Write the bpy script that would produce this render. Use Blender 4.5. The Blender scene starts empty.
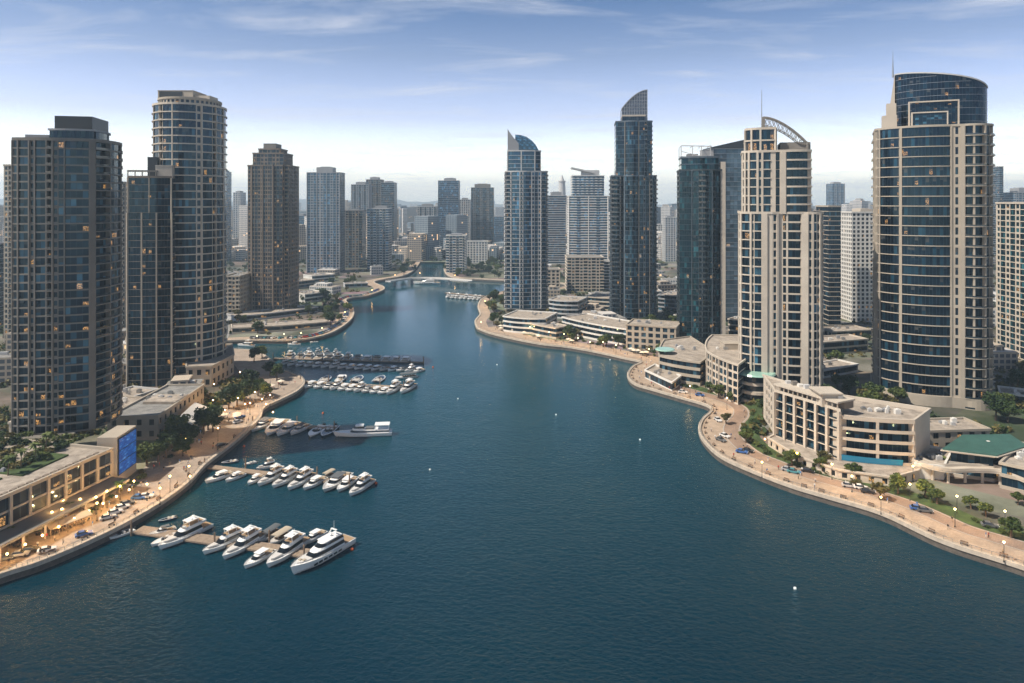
import bpy, bmesh, math, random
from mathutils import Vector, Matrix, noise
from mathutils.geometry import tessellate_polygon
R = math.radians
random.seed(7)
D = bpy.data
scene = bpy.context.scene
COL = scene.collection

# ------------------------------------------------------------------ camera, sky, sun, exposure
F, HY, CH, GZ = 700.0, 200.0, 100.0, 2.5          # focal length in px, horizon row, camera height, ground height
cam = D.objects.new('camera', D.cameras.new('camera')); COL.objects.link(cam)
cam.location = (0, 0, CH); cam.rotation_euler = (R(90), 0, 0)
cam.data.sensor_width = 36; cam.data.lens = 36*F/1024
cam.data.shift_y = (HY-341.5)/1024
cam.data.clip_start = 1; cam.data.clip_end = 40000
scene.camera = cam
SUN_EL, SUN_AZ = 52.0, 252.0                      # azimuth clockwise from +Y: the sun stands to the left and a little behind
sun = D.objects.new('sun', D.lights.new('sun', 'SUN')); COL.objects.link(sun)
sun.data.energy = 5.0; sun.data.angle = R(0.6); sun.data.color = (1.0, 0.90, 0.765)
sd = Vector((math.sin(R(SUN_AZ))*math.cos(R(SUN_EL)), math.cos(R(SUN_AZ))*math.cos(R(SUN_EL)), math.sin(R(SUN_EL))))
sun.rotation_euler = sd.to_track_quat('Z', 'Y').to_euler()
world = D.worlds.new('World'); scene.world = world; world.use_nodes = True
nt = world.node_tree; nt.nodes.clear()
def N(nt, typ, **kw):
    n = nt.nodes.new(typ)
    for k, v in kw.items():
        if k.startswith('i_'):
            key = k[2:]; key = int(key) if key.isdigit() else key.replace('_', ' ')
            n.inputs[key].default_value = v
        else: setattr(n, k, v)
    return n
def L(nt, a, b): nt.links.new(a, b)
def math_n(nt, op, a, b=None, clamp=False):
    n = nt.nodes.new('ShaderNodeMath'); n.operation = op; n.use_clamp = clamp
    for k, v in enumerate((a, b)):
        if v is None: continue
        if isinstance(v, (int, float)): n.inputs[k].default_value = v
        else: nt.links.new(v, n.inputs[k])
    return n.outputs[0]
def mix_c(nt, fac, a, b, mode='MIX'):
    n = nt.nodes.new('ShaderNodeMix'); n.data_type = 'RGBA'; n.blend_type = mode
    for k, v in ((0, fac), (6, a), (7, b)):
        if isinstance(v, (int, float)): n.inputs[k].default_value = v
        elif isinstance(v, tuple): n.inputs[k].default_value = (*v[:3], 1)
        else: nt.links.new(v, n.inputs[k])
    return n.outputs[2]
def ramp(nt, src, stops):
    n = nt.nodes.new('ShaderNodeValToRGB'); cr = n.color_ramp
    while len(cr.elements) < len(stops): cr.elements.new(0.5)
    for e, (p, c) in zip(cr.elements, stops):
        e.position = p; e.color = (*c, 1) if isinstance(c, tuple) else (c, c, c, 1)
    nt.links.new(src, n.inputs[0]); return n.outputs[0]
sky = N(nt, 'ShaderNodeTexSky', sky_type='NISHITA', sun_disc=False, sun_elevation=R(SUN_EL), sun_rotation=R(SUN_AZ),
        altitude=0, air_density=1.3, dust_density=1.2, ozone_density=2.5)
tc = N(nt, 'ShaderNodeTexCoord'); sx = N(nt, 'ShaderNodeSeparateXYZ'); L(nt, tc.outputs['Generated'], sx.inputs[0])
zc = math_n(nt, 'ADD', math_n(nt, 'MAXIMUM', sx.outputs[2], 0.0), 0.06)
cx = N(nt, 'ShaderNodeCombineXYZ'); L(nt, math_n(nt, 'DIVIDE', sx.outputs[0], zc), cx.inputs[0]); L(nt, math_n(nt, 'DIVIDE', sx.outputs[1], zc), cx.inputs[1])
mp = N(nt, 'ShaderNodeMapping'); mp.inputs['Scale'].default_value = (0.9, 2.0, 1); mp.inputs['Rotation'].default_value = (0, 0, R(-8)); mp.inputs['Location'].default_value = (3.1, 1.7, 0)
L(nt, cx.outputs[0], mp.inputs[0])
cn = N(nt, 'ShaderNodeTexNoise', i_Scale=1.0, i_Detail=9.0, i_Roughness=0.62, i_Distortion=0.5); L(nt, mp.outputs[0], cn.inputs['Vector'])
cl = ramp(nt, cn.outputs['Fac'], [(0.49, 0.0), (0.60, 0.28), (0.74, 0.95)])
tint = ramp(nt, sx.outputs[2], [(0.0, (2.3, 2.2, 2.45)), (0.05, (1.36, 1.27, 1.42)), (0.114, (.70, .62, .79)), (0.20, (.40, .38, .47)), (0.28, (.18, .24, .34)), (0.40, (.05, .11, .18)), (0.65, (.012, .045, .08))])
skyc = mix_c(nt, 1.0, mix_c(nt, 1.0, sky.outputs[0], (1.9, 1.9, 1.9), 'MULTIPLY'), tint, 'MULTIPLY')
skyc = mix_c(nt, math_n(nt, 'MULTIPLY', cl, 0.75), skyc, (5.6, 5.7, 6.2))
bg = N(nt, 'ShaderNodeBackground', i_Strength=0.115); L(nt, skyc, bg.inputs[0])
L(nt, bg.outputs[0], N(nt, 'ShaderNodeOutputWorld').inputs[0])
scene.view_settings.view_transform = 'Standard'; scene.view_settings.look = 'None'
scene.view_settings.gamma = 1; scene.view_settings.use_curve_mapping = False
scene.view_settings.exposure = 0.40
scene.cycles.use_denoising = True; scene.cycles.denoiser = 'OPENIMAGEDENOISE'
scene.cycles.use_adaptive_sampling = True; scene.cycles.adaptive_threshold = 0.02
scene.cycles.max_bounces = 6; scene.cycles.diffuse_bounces = 2; scene.cycles.glossy_bounces = 3
scene.cycles.volume_bounces = 3; scene.cycles.transmission_bounces = 2; scene.cycles.sample_clamp_indirect = 6; scene.cycles.sample_clamp_direct = 8
scene.cycles.caustics_reflective = False; scene.cycles.caustics_refractive = False

# ------------------------------------------------------------------ materials
def mat(name, col, rough=0.7, metal=0.0, noise_s=None, amt=0.15, emit=None, strength=0, spec=None, coat=0):
    m = D.materials.new(name); m.use_nodes = True; t = m.node_tree; b = t.nodes['Principled BSDF']
    b.inputs['Base Color'].default_value = (*col, 1); b.inputs['Roughness'].default_value = rough; b.inputs['Metallic'].default_value = metal
    if spec is not None: b.inputs['Specular IOR Level'].default_value = spec
    if coat: b.inputs['Coat Weight'].default_value = coat
    if noise_s:
        g = N(t, 'ShaderNodeNewGeometry'); n = N(t, 'ShaderNodeTexNoise', i_Scale=noise_s, i_Detail=6.0, i_Roughness=0.65)
        L(t, g.outputs['Position'], n.inputs['Vector'])
        c = ramp(t, n.outputs['Fac'], [(0.25, tuple(x*(1-amt*1.6) for x in col)), (0.75, tuple(min(x*(1+amt), 1) for x in col))])
        L(t, c, b.inputs['Base Color'])
    if emit: b.inputs['Emission Color'].default_value = (*emit, 1); b.inputs['Emission Strength'].default_value = strength
    return m
def glass_mat(name, dark, light, lit=0.06, cw=1.6, light_frac=0.3, mull=(0.03, 0.035, 0.04), rough=0.06, lit_col=(1.0, 0.52, 0.17), es=0.55, ior=1.45):
    """curtain wall glass: every pane (UV cell x storey object) has its own tone, tilt and perhaps a lamp behind it"""
    m = D.materials.new(name); m.use_nodes = True; t = m.node_tree; b = t.nodes['Principled BSDF']
    uv = N(t, 'ShaderNodeUVMap'); s = N(t, 'ShaderNodeSeparateXYZ'); L(t, uv.outputs[0], s.inputs[0])
    oi = N(t, 'ShaderNodeObjectInfo')
    u = math_n(t, 'DIVIDE', s.outputs[0], cw); cu = math_n(t, 'FLOOR', u); fu = math_n(t, 'FRACT', u)
    cv = math_n(t, 'FLOOR', s.outputs[1]); fv = math_n(t, 'FRACT', s.outputs[1])
    c = N(t, 'ShaderNodeCombineXYZ'); L(t, cu, c.inputs[0]); L(t, cv, c.inputs[1]); L(t, math_n(t, 'MULTIPLY', oi.outputs['Random'], 991.0), c.inputs[2])
    w = N(t, 'ShaderNodeTexWhiteNoise'); L(t, c.outputs[0], w.inputs['Vector'])
    ws = N(t, 'ShaderNodeSeparateColor'); L(t, w.outputs['Color'], ws.inputs[0])
    tone = math_n(t, 'GREATER_THAN', ws.outputs[0], 1-light_frac)
    tone = math_n(t, 'MULTIPLY', tone, ws.outputs[1])
    # rooms lie in clusters: a slow noise decides where lamps are on
    cc = N(t, 'ShaderNodeTexNoise', i_Scale=0.13, i_Detail=2.0); L(t, c.outputs[0], cc.inputs['Vector'])
    thr = math_n(t, 'SUBTRACT', 1.0, math_n(t, 'MULTIPLY', ramp(t, cc.outputs['Fac'], [(0.45, 0.1), (0.62, 1.0)]), lit*.8))
    on = math_n(t, 'GREATER_THAN', ws.outputs[2], thr)
    on = math_n(t, 'MULTIPLY', on, math_n(t, 'MULTIPLY', math_n(t, 'GREATER_THAN', fv, 0.2), math_n(t, 'LESS_THAN', fv, math_n(t, 'ADD', 0.45, math_n(t, 'MULTIPLY', ws.outputs[1], 0.4)))))
    fine = N(t, 'ShaderNodeTexNoise', i_Scale=2.2, i_Detail=2.0); L(t, N(t, 'ShaderNodeNewGeometry').outputs['Position'], fine.inputs['Vector'])
    on = math_n(t, 'MULTIPLY', on, ramp(t, fine.outputs['Fac'], [(0.42, 0.05), (0.62, 1.0)]))
    is_m = math_n(t, 'LESS_THAN', fu, 0.09)
    col = mix_c(t, tone, dark, light)
    vn = N(t, 'ShaderNodeTexNoise', i_Scale=.045, i_Detail=3.0); L(t, N(t, 'ShaderNodeNewGeometry').outputs['Position'], vn.inputs['Vector'])  # slow noise in the pane colour imitates uneven reflections
    vary = math_n(t, 'MULTIPLY', math_n(t, 'ADD', .65, math_n(t, 'MULTIPLY', oi.outputs['Random'], .7)), ramp(t, vn.outputs['Fac'], [(.35, .35), (.65, 1.0)]))
    vc = N(t, 'ShaderNodeVectorMath', operation='SCALE'); L(t, col, vc.inputs[0]); L(t, math_n(t, 'MULTIPLY', vary, 1.7), vc.inputs['Scale']); col = vc.outputs[0]
    blind = math_n(t, 'MULTIPLY', math_n(t, 'GREATER_THAN', math_n(t, 'FRACT', math_n(t, 'MULTIPLY', ws.outputs[2], 7.0)), 0.86), math_n(t, 'GREATER_THAN', fv, math_n(t, 'SUBTRACT', 1.0, math_n(t, 'MULTIPLY', ws.outputs[0], 0.6))))
    col = mix_c(t, blind, col, (.055, .056, .055))
    col = mix_c(t, is_m, col, mull)
    L(t, col, b.inputs['Base Color'])
    L(t, math_n(t, 'ADD', rough, math_n(t, 'MULTIPLY', is_m, 0.4)), b.inputs['Roughness'])
    b.inputs['IOR'].default_value = ior; b.inputs['Specular Tint'].default_value = (.35, .68, 1, 1)
    g = N(t, 'ShaderNodeNewGeometry'); v1 = N(t, 'ShaderNodeVectorMath', operation='SUBTRACT'); L(t, w.outputs['Color'], v1.inputs[0]); v1.inputs[1].default_value = (.5, .5, .5)
    v2 = N(t, 'ShaderNodeVectorMath', operation='SCALE'); L(t, v1.outputs[0], v2.inputs[0]); v2.inputs['Scale'].default_value = 0.035
    v3 = N(t, 'ShaderNodeVectorMath', operation='ADD'); L(t, g.outputs['Normal'], v3.inputs[0]); L(t, v2.outputs[0], v3.inputs[1])
    v4 = N(t, 'ShaderNodeVectorMath', operation='NORMALIZE'); L(t, v3.outputs[0], v4.inputs[0]); L(t, v4.outputs[0], b.inputs['Normal'])
    b.inputs['Emission Color'].default_value = (*lit_col, 1)
    L(t, math_n(t, 'MULTIPLY', math_n(t, 'MULTIPLY', on, math_n(t, 'SUBTRACT', 1.0, is_m)), es), b.inputs['Emission Strength'])
    m.cycles.emission_sampling = 'NONE'
    return m
def facade_mat(name, wall, glassc, cw=3.4, ch=3.3, lit=0.03, sill=0.38):
    """far facades: window grid in metres from the UV map"""
    m = D.materials.new(name); m.use_nodes = True; t = m.node_tree; b = t.nodes['Principled BSDF']
    uv = N(t, 'ShaderNodeUVMap'); s = N(t, 'ShaderNodeSeparateXYZ'); L(t, uv.outputs[0], s.inputs[0]); oi = N(t, 'ShaderNodeObjectInfo')
    u = math_n(t, 'DIVIDE', s.outputs[0], cw); v = math_n(t, 'DIVIDE', s.outputs[1], ch)
    win = math_n(t, 'MULTIPLY', math_n(t, 'GREATER_THAN', math_n(t, 'FRACT', u), 0.3), math_n(t, 'GREATER_THAN', math_n(t, 'FRACT', v), sill))
    c = N(t, 'ShaderNodeCombineXYZ'); L(t, math_n(t, 'FLOOR', u), c.inputs[0]); L(t, math_n(t, 'FLOOR', v), c.inputs[1]); L(t, oi.outputs['Random'], c.inputs[2])
    w = N(t, 'ShaderNodeTexWhiteNoise'); L(t, c.outputs[0], w.inputs['Vector'])
    wc = mix_c(t, oi.outputs['Random'], wall, tuple(x*0.72 for x in wall))
    L(t, mix_c(t, win, wc, glassc), b.inputs['Base Color'])
    L(t, math_n(t, 'SUBTRACT', 0.8, math_n(t, 'MULTIPLY', win, 0.6)), b.inputs['Roughness'])
    b.inputs['Emission Color'].default_value = (1, .6, .28, 1)
    L(t, math_n(t, 'MULTIPLY', math_n(t, 'MULTIPLY', win, math_n(t, 'GREATER_THAN', w.outputs['Value'], 1-lit)), 1.2), b.inputs['Emission Strength'])
    m.cycles.emission_sampling = 'NONE'
    return m
def paving_mat(name, c1, c2, sx_=1.2, rough=0.75):
    m = D.materials.new(name); m.use_nodes = True; t = m.node_tree; b = t.nodes['Principled BSDF']
    g = N(t, 'ShaderNodeNewGeometry')
    br = N(t, 'ShaderNodeTexBrick', i_Scale=1.0, i_Mortar_Size=0.03); br.inputs['Brick Width'].default_value = sx_; br.inputs['Row Height'].default_value = sx_*.6
    br.inputs['Color1'].default_value = (*c1, 1); br.inputs['Color2'].default_value = (*c2, 1); br.inputs['Mortar'].default_value = (*[x*.6 for x in c1], 1)
    L(t, g.outputs['Position'], br.inputs['Vector'])
    n = N(t, 'ShaderNodeTexNoise', i_Scale=0.16, i_Detail=7.0, i_Roughness=.7); L(t, g.outputs['Position'], n.inputs['Vector'])
    L(t, mix_c(t, 0.75, br.outputs['Color'], ramp(t, n.outputs['Fac'], [(0.3, (.5, .47, .45)), (0.7, (1.1, 1.08, 1.05))]), 'MULTIPLY'), b.inputs['Base Color'])
    b.inputs['Roughness'].default_value = rough
    return m
def leaf_mat(name, c1, c2):
    m = D.materials.new(name); m.use_nodes = True; t = m.node_tree; b = t.nodes['Principled BSDF']
    g = N(t, 'ShaderNodeNewGeometry'); oi = N(t, 'ShaderNodeObjectInfo')
    n = N(t, 'ShaderNodeTexNoise', i_Scale=0.7, i_Detail=3.0); L(t, g.outputs['Position'], n.inputs['Vector'])
    f = math_n(t, 'ADD', math_n(t, 'MULTIPLY', n.outputs['Fac'], 0.7), math_n(t, 'MULTIPLY', oi.outputs['Random'], 0.35))
    L(t, ramp(t, f, [(0.3, c1), (0.75, c2)]), b.inputs['Base Color'])
    b.inputs['Roughness'].default_value = 0.65; b.inputs['Specular IOR Level'].default_value = 0.25
    return m
M = {}
M['beige'] = mat('beige_concrete', (.40, .35, .285), .75, noise_s=.08, amt=.12)
M['cream'] = mat('cream_render', (.52, .46, .385), .7, noise_s=.1, amt=.12)
M['taupe'] = mat('taupe_concrete', (.20, .185, .165), .75, noise_s=.08, amt=.14)
M['brown'] = mat('brown_stone', (.20, .16, .125), .75, noise_s=.08, amt=.15)
M['grey'] = mat('grey_concrete', (.30, .31, .33), .7, noise_s=.1, amt=.12)
M['palegrey'] = mat('pale_grey_panel', (.50, .50, .50), .6, noise_s=.1, amt=.1)
M['white'] = mat('white_render', (.68, .66, .62), .6, noise_s=.1, amt=.08)
M['darkmetal'] = mat('dark_metal', (.035, .04, .045), .4, .4)
M['darkband'] = mat('dark_spandrel', (.035, .05, .058), .35, noise_s=.2, amt=.2)
M['bluemetal'] = mat('blue_grey_spandrel', (.10, .13, .16), .35, noise_s=.2, amt=.2)
M['steel'] = mat('steel', (.38, .39, .40), .35, .8)
M['roofgrey'] = mat('roof_gravel', (.24, .235, .225), .9, noise_s=.3, amt=.35)
M['rooftan'] = mat('roof_tan_screed', (.36, .31, .26), .9, noise_s=.3, amt=.35)
M['g_navy'] = glass_mat('glass_navy', (.003, .010, .018), (.035, .10, .15), .10)
M['g_left'] = glass_mat('glass_dusky', (.005, .011, .018), (.05, .12, .17), .14, cw=1.9, light_frac=.35)
M['g_teal'] = glass_mat('glass_teal', (.002, .013, .018), (.02, .09, .11), .07, cw=1.5)
M['g_blue'] = glass_mat('glass_blue', (.008, .035, .070), (.07, .20, .34), .03, cw=1.8, ior=1.7)
M['g_deep'] = glass_mat('glass_deep_navy', (.0015, .006, .012), (.010, .040, .065), .05, cw=1.5, light_frac=.2)
M['g_warm'] = glass_mat('glass_restaurant', (.015, .015, .016), (.06, .06, .05), .40, cw=2.2, es=.6)
M['g_grey'] = glass_mat('glass_grey_slab', (.05, .075, .10), (.10, .14, .18), .01, cw=3.0, light_frac=.5, ior=1.6)
M['g_brown'] = glass_mat('glass_brownish', (.014, .018, .024), (.08, .10, .11), .18, cw=1.8)
M['g_plain'] = mat('dark_glass', (.012, .025, .035), .06, spec=.8)
M['rail'] = mat('rail_glass', (.05, .07, .085), .15, spec=.7)
M['f_pale'] = facade_mat('facade_pale', (.58, .55, .52), (.10, .13, .17))
M['f_tan'] = facade_mat('facade_tan', (.46, .39, .31), (.08, .09, .11))
M['f_blue'] = facade_mat('facade_bluegrey', (.26, .30, .34), (.06, .10, .14), sill=.25)
M['f_white'] = facade_mat('facade_white', (.72, .70, .67), (.12, .15, .18), cw=2.8)
M['paving'] = paving_mat('promenade_paving', (.50, .39, .295), (.43, .335, .255))
M['paving_l'] = paving_mat('promenade_paving_grey', (.44, .36, .29), (.36, .30, .25))
M['lane'] = paving_mat('lane_paving', (.37, .265, .20), (.32, .23, .175), .8)
M['coping'] = mat('quay_stone', (.50, .43, .35), .8, noise_s=.5, amt=.2)
M['quay'] = mat('quay_wall_wet', (.12, .10, .085), .7, noise_s=.6, amt=.35)
M['asphalt'] = mat('asphalt', (.055, .055, .058), .85, noise_s=.4, amt=.2)
M['marking'] = mat('road_paint', (.75, .75, .72), .7)
M['kerb'] = mat('kerb_stone', (.42, .40, .37), .8)
M['grass'] = mat('lawn', (.05, .085, .022), .95, noise_s=.3, amt=.4)
M['leaf'] = leaf_mat('leaves_green', (.022, .045, .012), (.12, .15, .035))
M['leafd'] = leaf_mat('leaves_dark', (.010, .026, .010), (.05, .08, .022))
M['leafo'] = leaf_mat('leaves_olive', (.06, .06, .02), (.17, .14, .045))
M['bark'] = mat('bark', (.13, .09, .06), .9, noise_s=2, amt=.3)
M['hull'] = mat('white_gelcoat', (.82, .82, .80), .25, spec=.5, coat=.3)
M['hull2'] = mat('offwhite_gelcoat', (.62, .60, .57), .3, coat=.2)
M['hulldark'] = mat('navy_hull', (.03, .05, .09), .25, coat=.3)
M['boot'] = mat('hull_boot_stripe', (.03, .04, .06), .4)
M['bglass'] = mat('boat_window', (.01, .013, .016), .08, spec=.8)
M['teak'] = mat('teak_deck', (.36, .25, .15), .6, noise_s=2, amt=.2)
M['canvas'] = mat('tan_canvas', (.42, .36, .28), .85)
M['canvasd'] = mat('grey_canvas', (.10, .11, .12), .8)
M['dock'] = mat('dock_boards', (.30, .23, .17), .8, noise_s=1.5, amt=.25)
M['wood'] = mat('weathered_wood', (.22, .15, .10), .85, noise_s=2, amt=.3)
M['orange'] = mat('orange_plastic', (.75, .12, .02), .5)
M['awning'] = mat('awning_cloth', (.50, .40, .27), .85)
M['umbr'] = mat('umbrella_cloth', (.75, .66, .52), .85)
M['pool'] = mat('pool_blue_panel', (.015, .17, .30), .15, spec=.6)
M['greenroof'] = mat('green_metal_roof', (.045, .12, .10), .5, noise_s=.3, amt=.2)
M['aqua'] = mat('aqua_canopy_glass', (.30, .50, .42), .2)
M['lamp'] = mat('lamp_globe_lit', (1, .8, .5), .4, emit=(1, .56, .20), strength=340)
M['lamp'].cycles.emission_sampling = 'FRONT_BACK'
M['lampfar'] = mat('lamp_globe_far', (1, .8, .5), .4, emit=(1, .58, .24), strength=30)
M['skin'] = mat('skin', (.35, .2, .13), .6)
M['black'] = mat('black_rubber', (.015, .015, .016), .6)
for k, c in dict(c_white=(.75, .75, .74), c_black=(.02, .02, .022), c_silver=(.42, .43, .45), c_blue=(.03, .12, .38), c_red=(.35, .03, .02), c_grey=(.12, .13, .14), c_teal=(.06, .25, .30)).items():
    M[k] = mat('paint_'+k[2:], c, .3, coat=.6)
for k, c in dict(k_white=(.7, .7, .68), k_navy=(.03, .04, .10), k_red=(.4, .05, .04), k_black=(.02, .02, .02), k_blue=(.08, .2, .45), k_tan=(.4, .3, .2)).items():
    M[k] = mat('cloth_'+k[2:], c, .9)

# ------------------------------------------------------------------ mesh helpers
class MB:
    def __init__(s): s.v = []; s.f = []; s.uv = []; s.mi = []
    def quad(s, a, b, c, d, uv=None, mi=0):
        n = len(s.v); s.v += [tuple(a), tuple(b), tuple(c), tuple(d)]; s.f.append((n, n+1, n+2, n+3)); s.uv.append(uv); s.mi.append(mi)
    def tri(s, a, b, c, mi=0):
        n = len(s.v); s.v += [tuple(a), tuple(b), tuple(c)]; s.f.append((n, n+1, n+2)); s.uv.append(None); s.mi.append(mi)
    def prism(s, poly, z0, z1, mi=0, bottom=True, top=True):
        """poly CCW list of (x,y); z0/z1 numbers or lists"""
        n = len(poly); b = len(s.v)
        Z0 = z0 if isinstance(z0, (list, tuple)) else [z0]*n; Z1 = z1 if isinstance(z1, (list, tuple)) else [z1]*n
        s.v += [(p[0], p[1], z) for p, z in zip(poly, Z0)] + [(p[0], p[1], z) for p, z in zip(poly, Z1)]
        u = 0
        for i in range(n):
            j = (i+1) % n; l = math.hypot(poly[j][0]-poly[i][0], poly[j][1]-poly[i][1])
            s.f.append((b+i, b+j, b+n+j, b+n+i)); s.uv.append(((u, Z0[i]), (u+l, Z0[j]), (u+l, Z1[j]), (u, Z1[i]))); s.mi.append(mi); u += l
        if n <= 4 or not hasattr(s, '_t'):
            if top: s.f.append(tuple(b+n+i for i in range(n))); s.uv.append(None); s.mi.append(mi)
            if bottom: s.f.append(tuple(b+n-1-i for i in range(n))); s.uv.append(None); s.mi.append(mi)
    def box(s, x0, x1, y0, y1, z0, z1, mi=0): s.prism([(x0, y0), (x1, y0), (x1, y1), (x0, y1)], z0, z1, mi)
    def bar(s, a, b, w, h=None, mi=0):
        """square bar from a to b"""
        a = Vector(a); b = Vector(b); d = (b-a)
        if d.length < 1e-6: return
        d.normalize(); up = Vector((0, 0, 1)) if abs(d.z) < .95 else Vector((1, 0, 0))
        r = d.cross(up).normalized(); q = r.cross(d).normalized(); h = h or w
        c = [(r*sx*w/2 + q*sy*h/2) for sx, sy in ((-1, -1), (1, -1), (1, 1), (-1, 1))]
        A = [a+x for x in c]; B = [b+x for x in c]; n = len(s.v); s.v += [tuple(x) for x in A+B]
        for i in range(4):
            j = (i+1) % 4; s.f.append((n+i, n+j, n+4+j, n+4+i)); s.uv.append(None); s.mi.append(mi)
        s.f += [(n+3, n+2, n+1, n), (n+4, n+5, n+6, n+7)]; s.uv += [None, None]; s.mi += [mi, mi]
    def rings(s, rings, mi=0, cap0=True, cap1=True, closed=True):
        b = len(s.v); n = len(rings[0])
        for r in rings: s.v += [tuple(p) for p in r]
        for k in range(len(rings)-1):
            for i in range(n if closed else n-1):
                j = (i+1) % n; s.f.append((b+k*n+i, b+k*n+j, b+(k+1)*n+j, b+(k+1)*n+i)); s.uv.append(None); s.mi.append(mi)
        if cap0: s.f.append(tuple(b+n-1-i for i in range(n))); s.uv.append(None); s.mi.append(mi)
        if cap1: s.f.append(tuple(b+(len(rings)-1)*n+i for i in range(n))); s.uv.append(None); s.mi.append(mi)
    def cyl(s, x, y, z0, z1, r0, r1=None, n=10, mi=0):
        r1 = r0 if r1 is None else r1
        s.rings([[(x+r*math.cos(2*math.pi*i/n), y+r*math.sin(2*math.pi*i/n), z) for i in range(n)] for r, z in ((r0, z0), (r1, z1))], mi)
    def sph(s, c, r, n=8, m=5, mi=0, sz=1):
        s.rings([[(c[0]+r*math.sin(math.pi*k/m)*math.cos(2*math.pi*i/n), c[1]+r*math.sin(math.pi*k/m)*math.sin(2*math.pi*i/n), c[2]-r*sz*math.cos(math.pi*k/m)) for i in range(n)] for k in [0.25]+list(range(1, m))+[m-.25]], mi)
    def mesh(s, name, mats):
        me = D.meshes.new(name); me.from_pydata(s.v, [], s.f)
        for m in (mats if isinstance(mats, (list, tuple)) else [mats]): me.materials.append(M[m] if isinstance(m, str) else m)
        if any(s.mi): me.polygons.foreach_set('material_index', s.mi)
        if any(u is not None for u in s.uv):
            l = me.uv_layers.new(name='UVMap'); k = 0; dat = []
            for f, u in zip(s.f, s.uv):
                for q in range(len(f)): dat += list(u[q]) if u is not None else [0.0, 0.0]
            l.data.foreach_set('uv', dat)
        me.update(); return me
    def obj(s, name, mats, parent=None, loc=(0, 0, 0)):
        return link(name, s.mesh(name, mats), parent, loc)
def link(name, me, parent=None, loc=(0, 0, 0)):
    o = D.objects.new(name, me); COL.objects.link(o); o.location = loc
    if parent: o.parent = parent
    return o
def tag(o, label=None, cat=None, group=None, kind=None):
    if label: o['label'] = label
    if cat: o['category'] = cat
    if group: o['group'] = group
    if kind: o['kind'] = kind
    return o
def thing(name, label, cat, loc=(0, 0, 0), rz=0, group=None):
    o = D.objects.new(name, None); COL.objects.link(o); o.location = loc; o.rotation_euler = (0, 0, rz)
    return tag(o, label, cat, group)
def kids(o): return KIDS.get(o.name, [])
KIDS = {}
def register(root):
    """remember a finished prototype's children (two levels) so that copies need no searching"""
    ch = [c for c in D.objects if c.parent == root]
    KIDS[root.name] = [(c, [g for g in D.objects if g.parent == c]) for c in ch]
    return root
def dup(root, loc, rz=0, scale=1, label=None, group=None):
    r = root.copy(); COL.objects.link(r); r.location = loc; r.rotation_euler = (0, 0, rz)
    r.scale = scale if isinstance(scale, tuple) else (scale,)*3
    for c, gs in KIDS.get(root.name, []):
        q = c.copy(); COL.objects.link(q); q.parent = r
        for g in gs: h = g.copy(); COL.objects.link(h); h.parent = q
    if label: r['label'] = label
    if group: r['group'] = group
    return r
USED = set()
def place(proto, loc, rz=0, scale=1, label=None, group=None):
    """first use moves the prototype itself, later uses copy it"""
    if proto.name in USED: return dup(proto, loc, rz, scale, label, group)
    USED.add(proto.name); proto.location = loc; proto.rotation_euler = (0, 0, rz); proto.scale = scale if isinstance(scale, tuple) else (scale,)*3
    if label: proto['label'] = label
    if group: proto['group'] = group
    return proto
def gp(x, y, z=GZ):
    Y = F*(CH-z)/(y-HY); return ((x-512)/F*Y, Y)
def zt(y, Y): return CH + (HY-y)/F*Y
def catmull(P, n=6):
    out = []
    for i in range(len(P)-1):
        p0 = P[max(i-1, 0)]; p1 = P[i]; p2 = P[i+1]; p3 = P[min(i+2, len(P)-1)]
        for k in range(n):
            t = k/n; out.append(tuple(0.5*(2*p1[d]+(p2[d]-p0[d])*t+(2*p0[d]-5*p1[d]+4*p2[d]-p3[d])*t*t+(3*p1[d]-p0[d]-3*p2[d]+p3[d])*t**3) for d in (0, 1)))
    return out+[P[-1]]
def offset_line(P, d):
    """offset an open polyline to its left by d (a number)"""
    out = []
    for i, p in enumerate(P):
        a = Vector(P[max(i-1, 0)]); b = Vector(P[min(i+1, len(P)-1)]); t = (b-a).normalized(); out.append((p[0]-t.y*d, p[1]+t.x*d))
    return out
def ordinal(k):
    W = 'first second third fourth fifth sixth seventh eighth ninth tenth eleventh twelfth thirteenth fourteenth fifteenth sixteenth seventeenth eighteenth nineteenth twentieth'.split()
    if k <= 20: return W[k-1]
    T = {2: 'twenty', 3: 'thirty', 4: 'forty'}; return (T[k//10]+'-'+W[k % 10-1]) if k % 10 else {3: 'thirtieth', 4: 'fortieth'}[k//10]

# ------------------------------------------------------------------ land, water, hills, haze
LP = [(-250, 660), (-100, 612), (0, 575), (40, 562), (90, 541), (130, 521), (165, 500), (190, 481), (206, 464), (233, 443), (251, 427), (260, 418), (264, 408), (280, 400), (296, 392), (304, 384), (302, 378),
      (291, 373), (279, 368), (268, 358), (256, 351), (225, 349)]
LP2 = [(225, 341), (250, 340), (291, 340), (317, 337), (337, 330), (352, 318), (353, 308), (346, 301), (350, 298), (365, 296), (381, 291), (384, 287), (374, 282), (385, 279), (402, 276), (414, 270), (420, 262)]
RP0 = [(446, 262), (444, 270), (452, 277), (480, 279), (520, 281), (556, 283), (566, 285), (556, 288), (525, 289), (500, 292), (483, 298), (478, 306), (480, 314), (475, 321), (477, 328)]
RP = [(477, 328), (490, 333), (515, 339), (542, 344), (569, 347), (597, 352), (624, 358), (641, 362), (634, 366), (629, 371), (628, 377), (635, 384), (651, 389), (679, 397), (706, 405), (711, 411), (702, 420), (699, 430),
      (705, 442), (722, 457), (755, 472), (792, 486), (829, 497), (882, 513), (943, 541), (1023, 567), (1120, 603), (1260, 660)]
sh_l = catmull([gp(*p) for p in LP], 6); sh_l2 = catmull([gp(*p) for p in LP2], 6)
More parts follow.
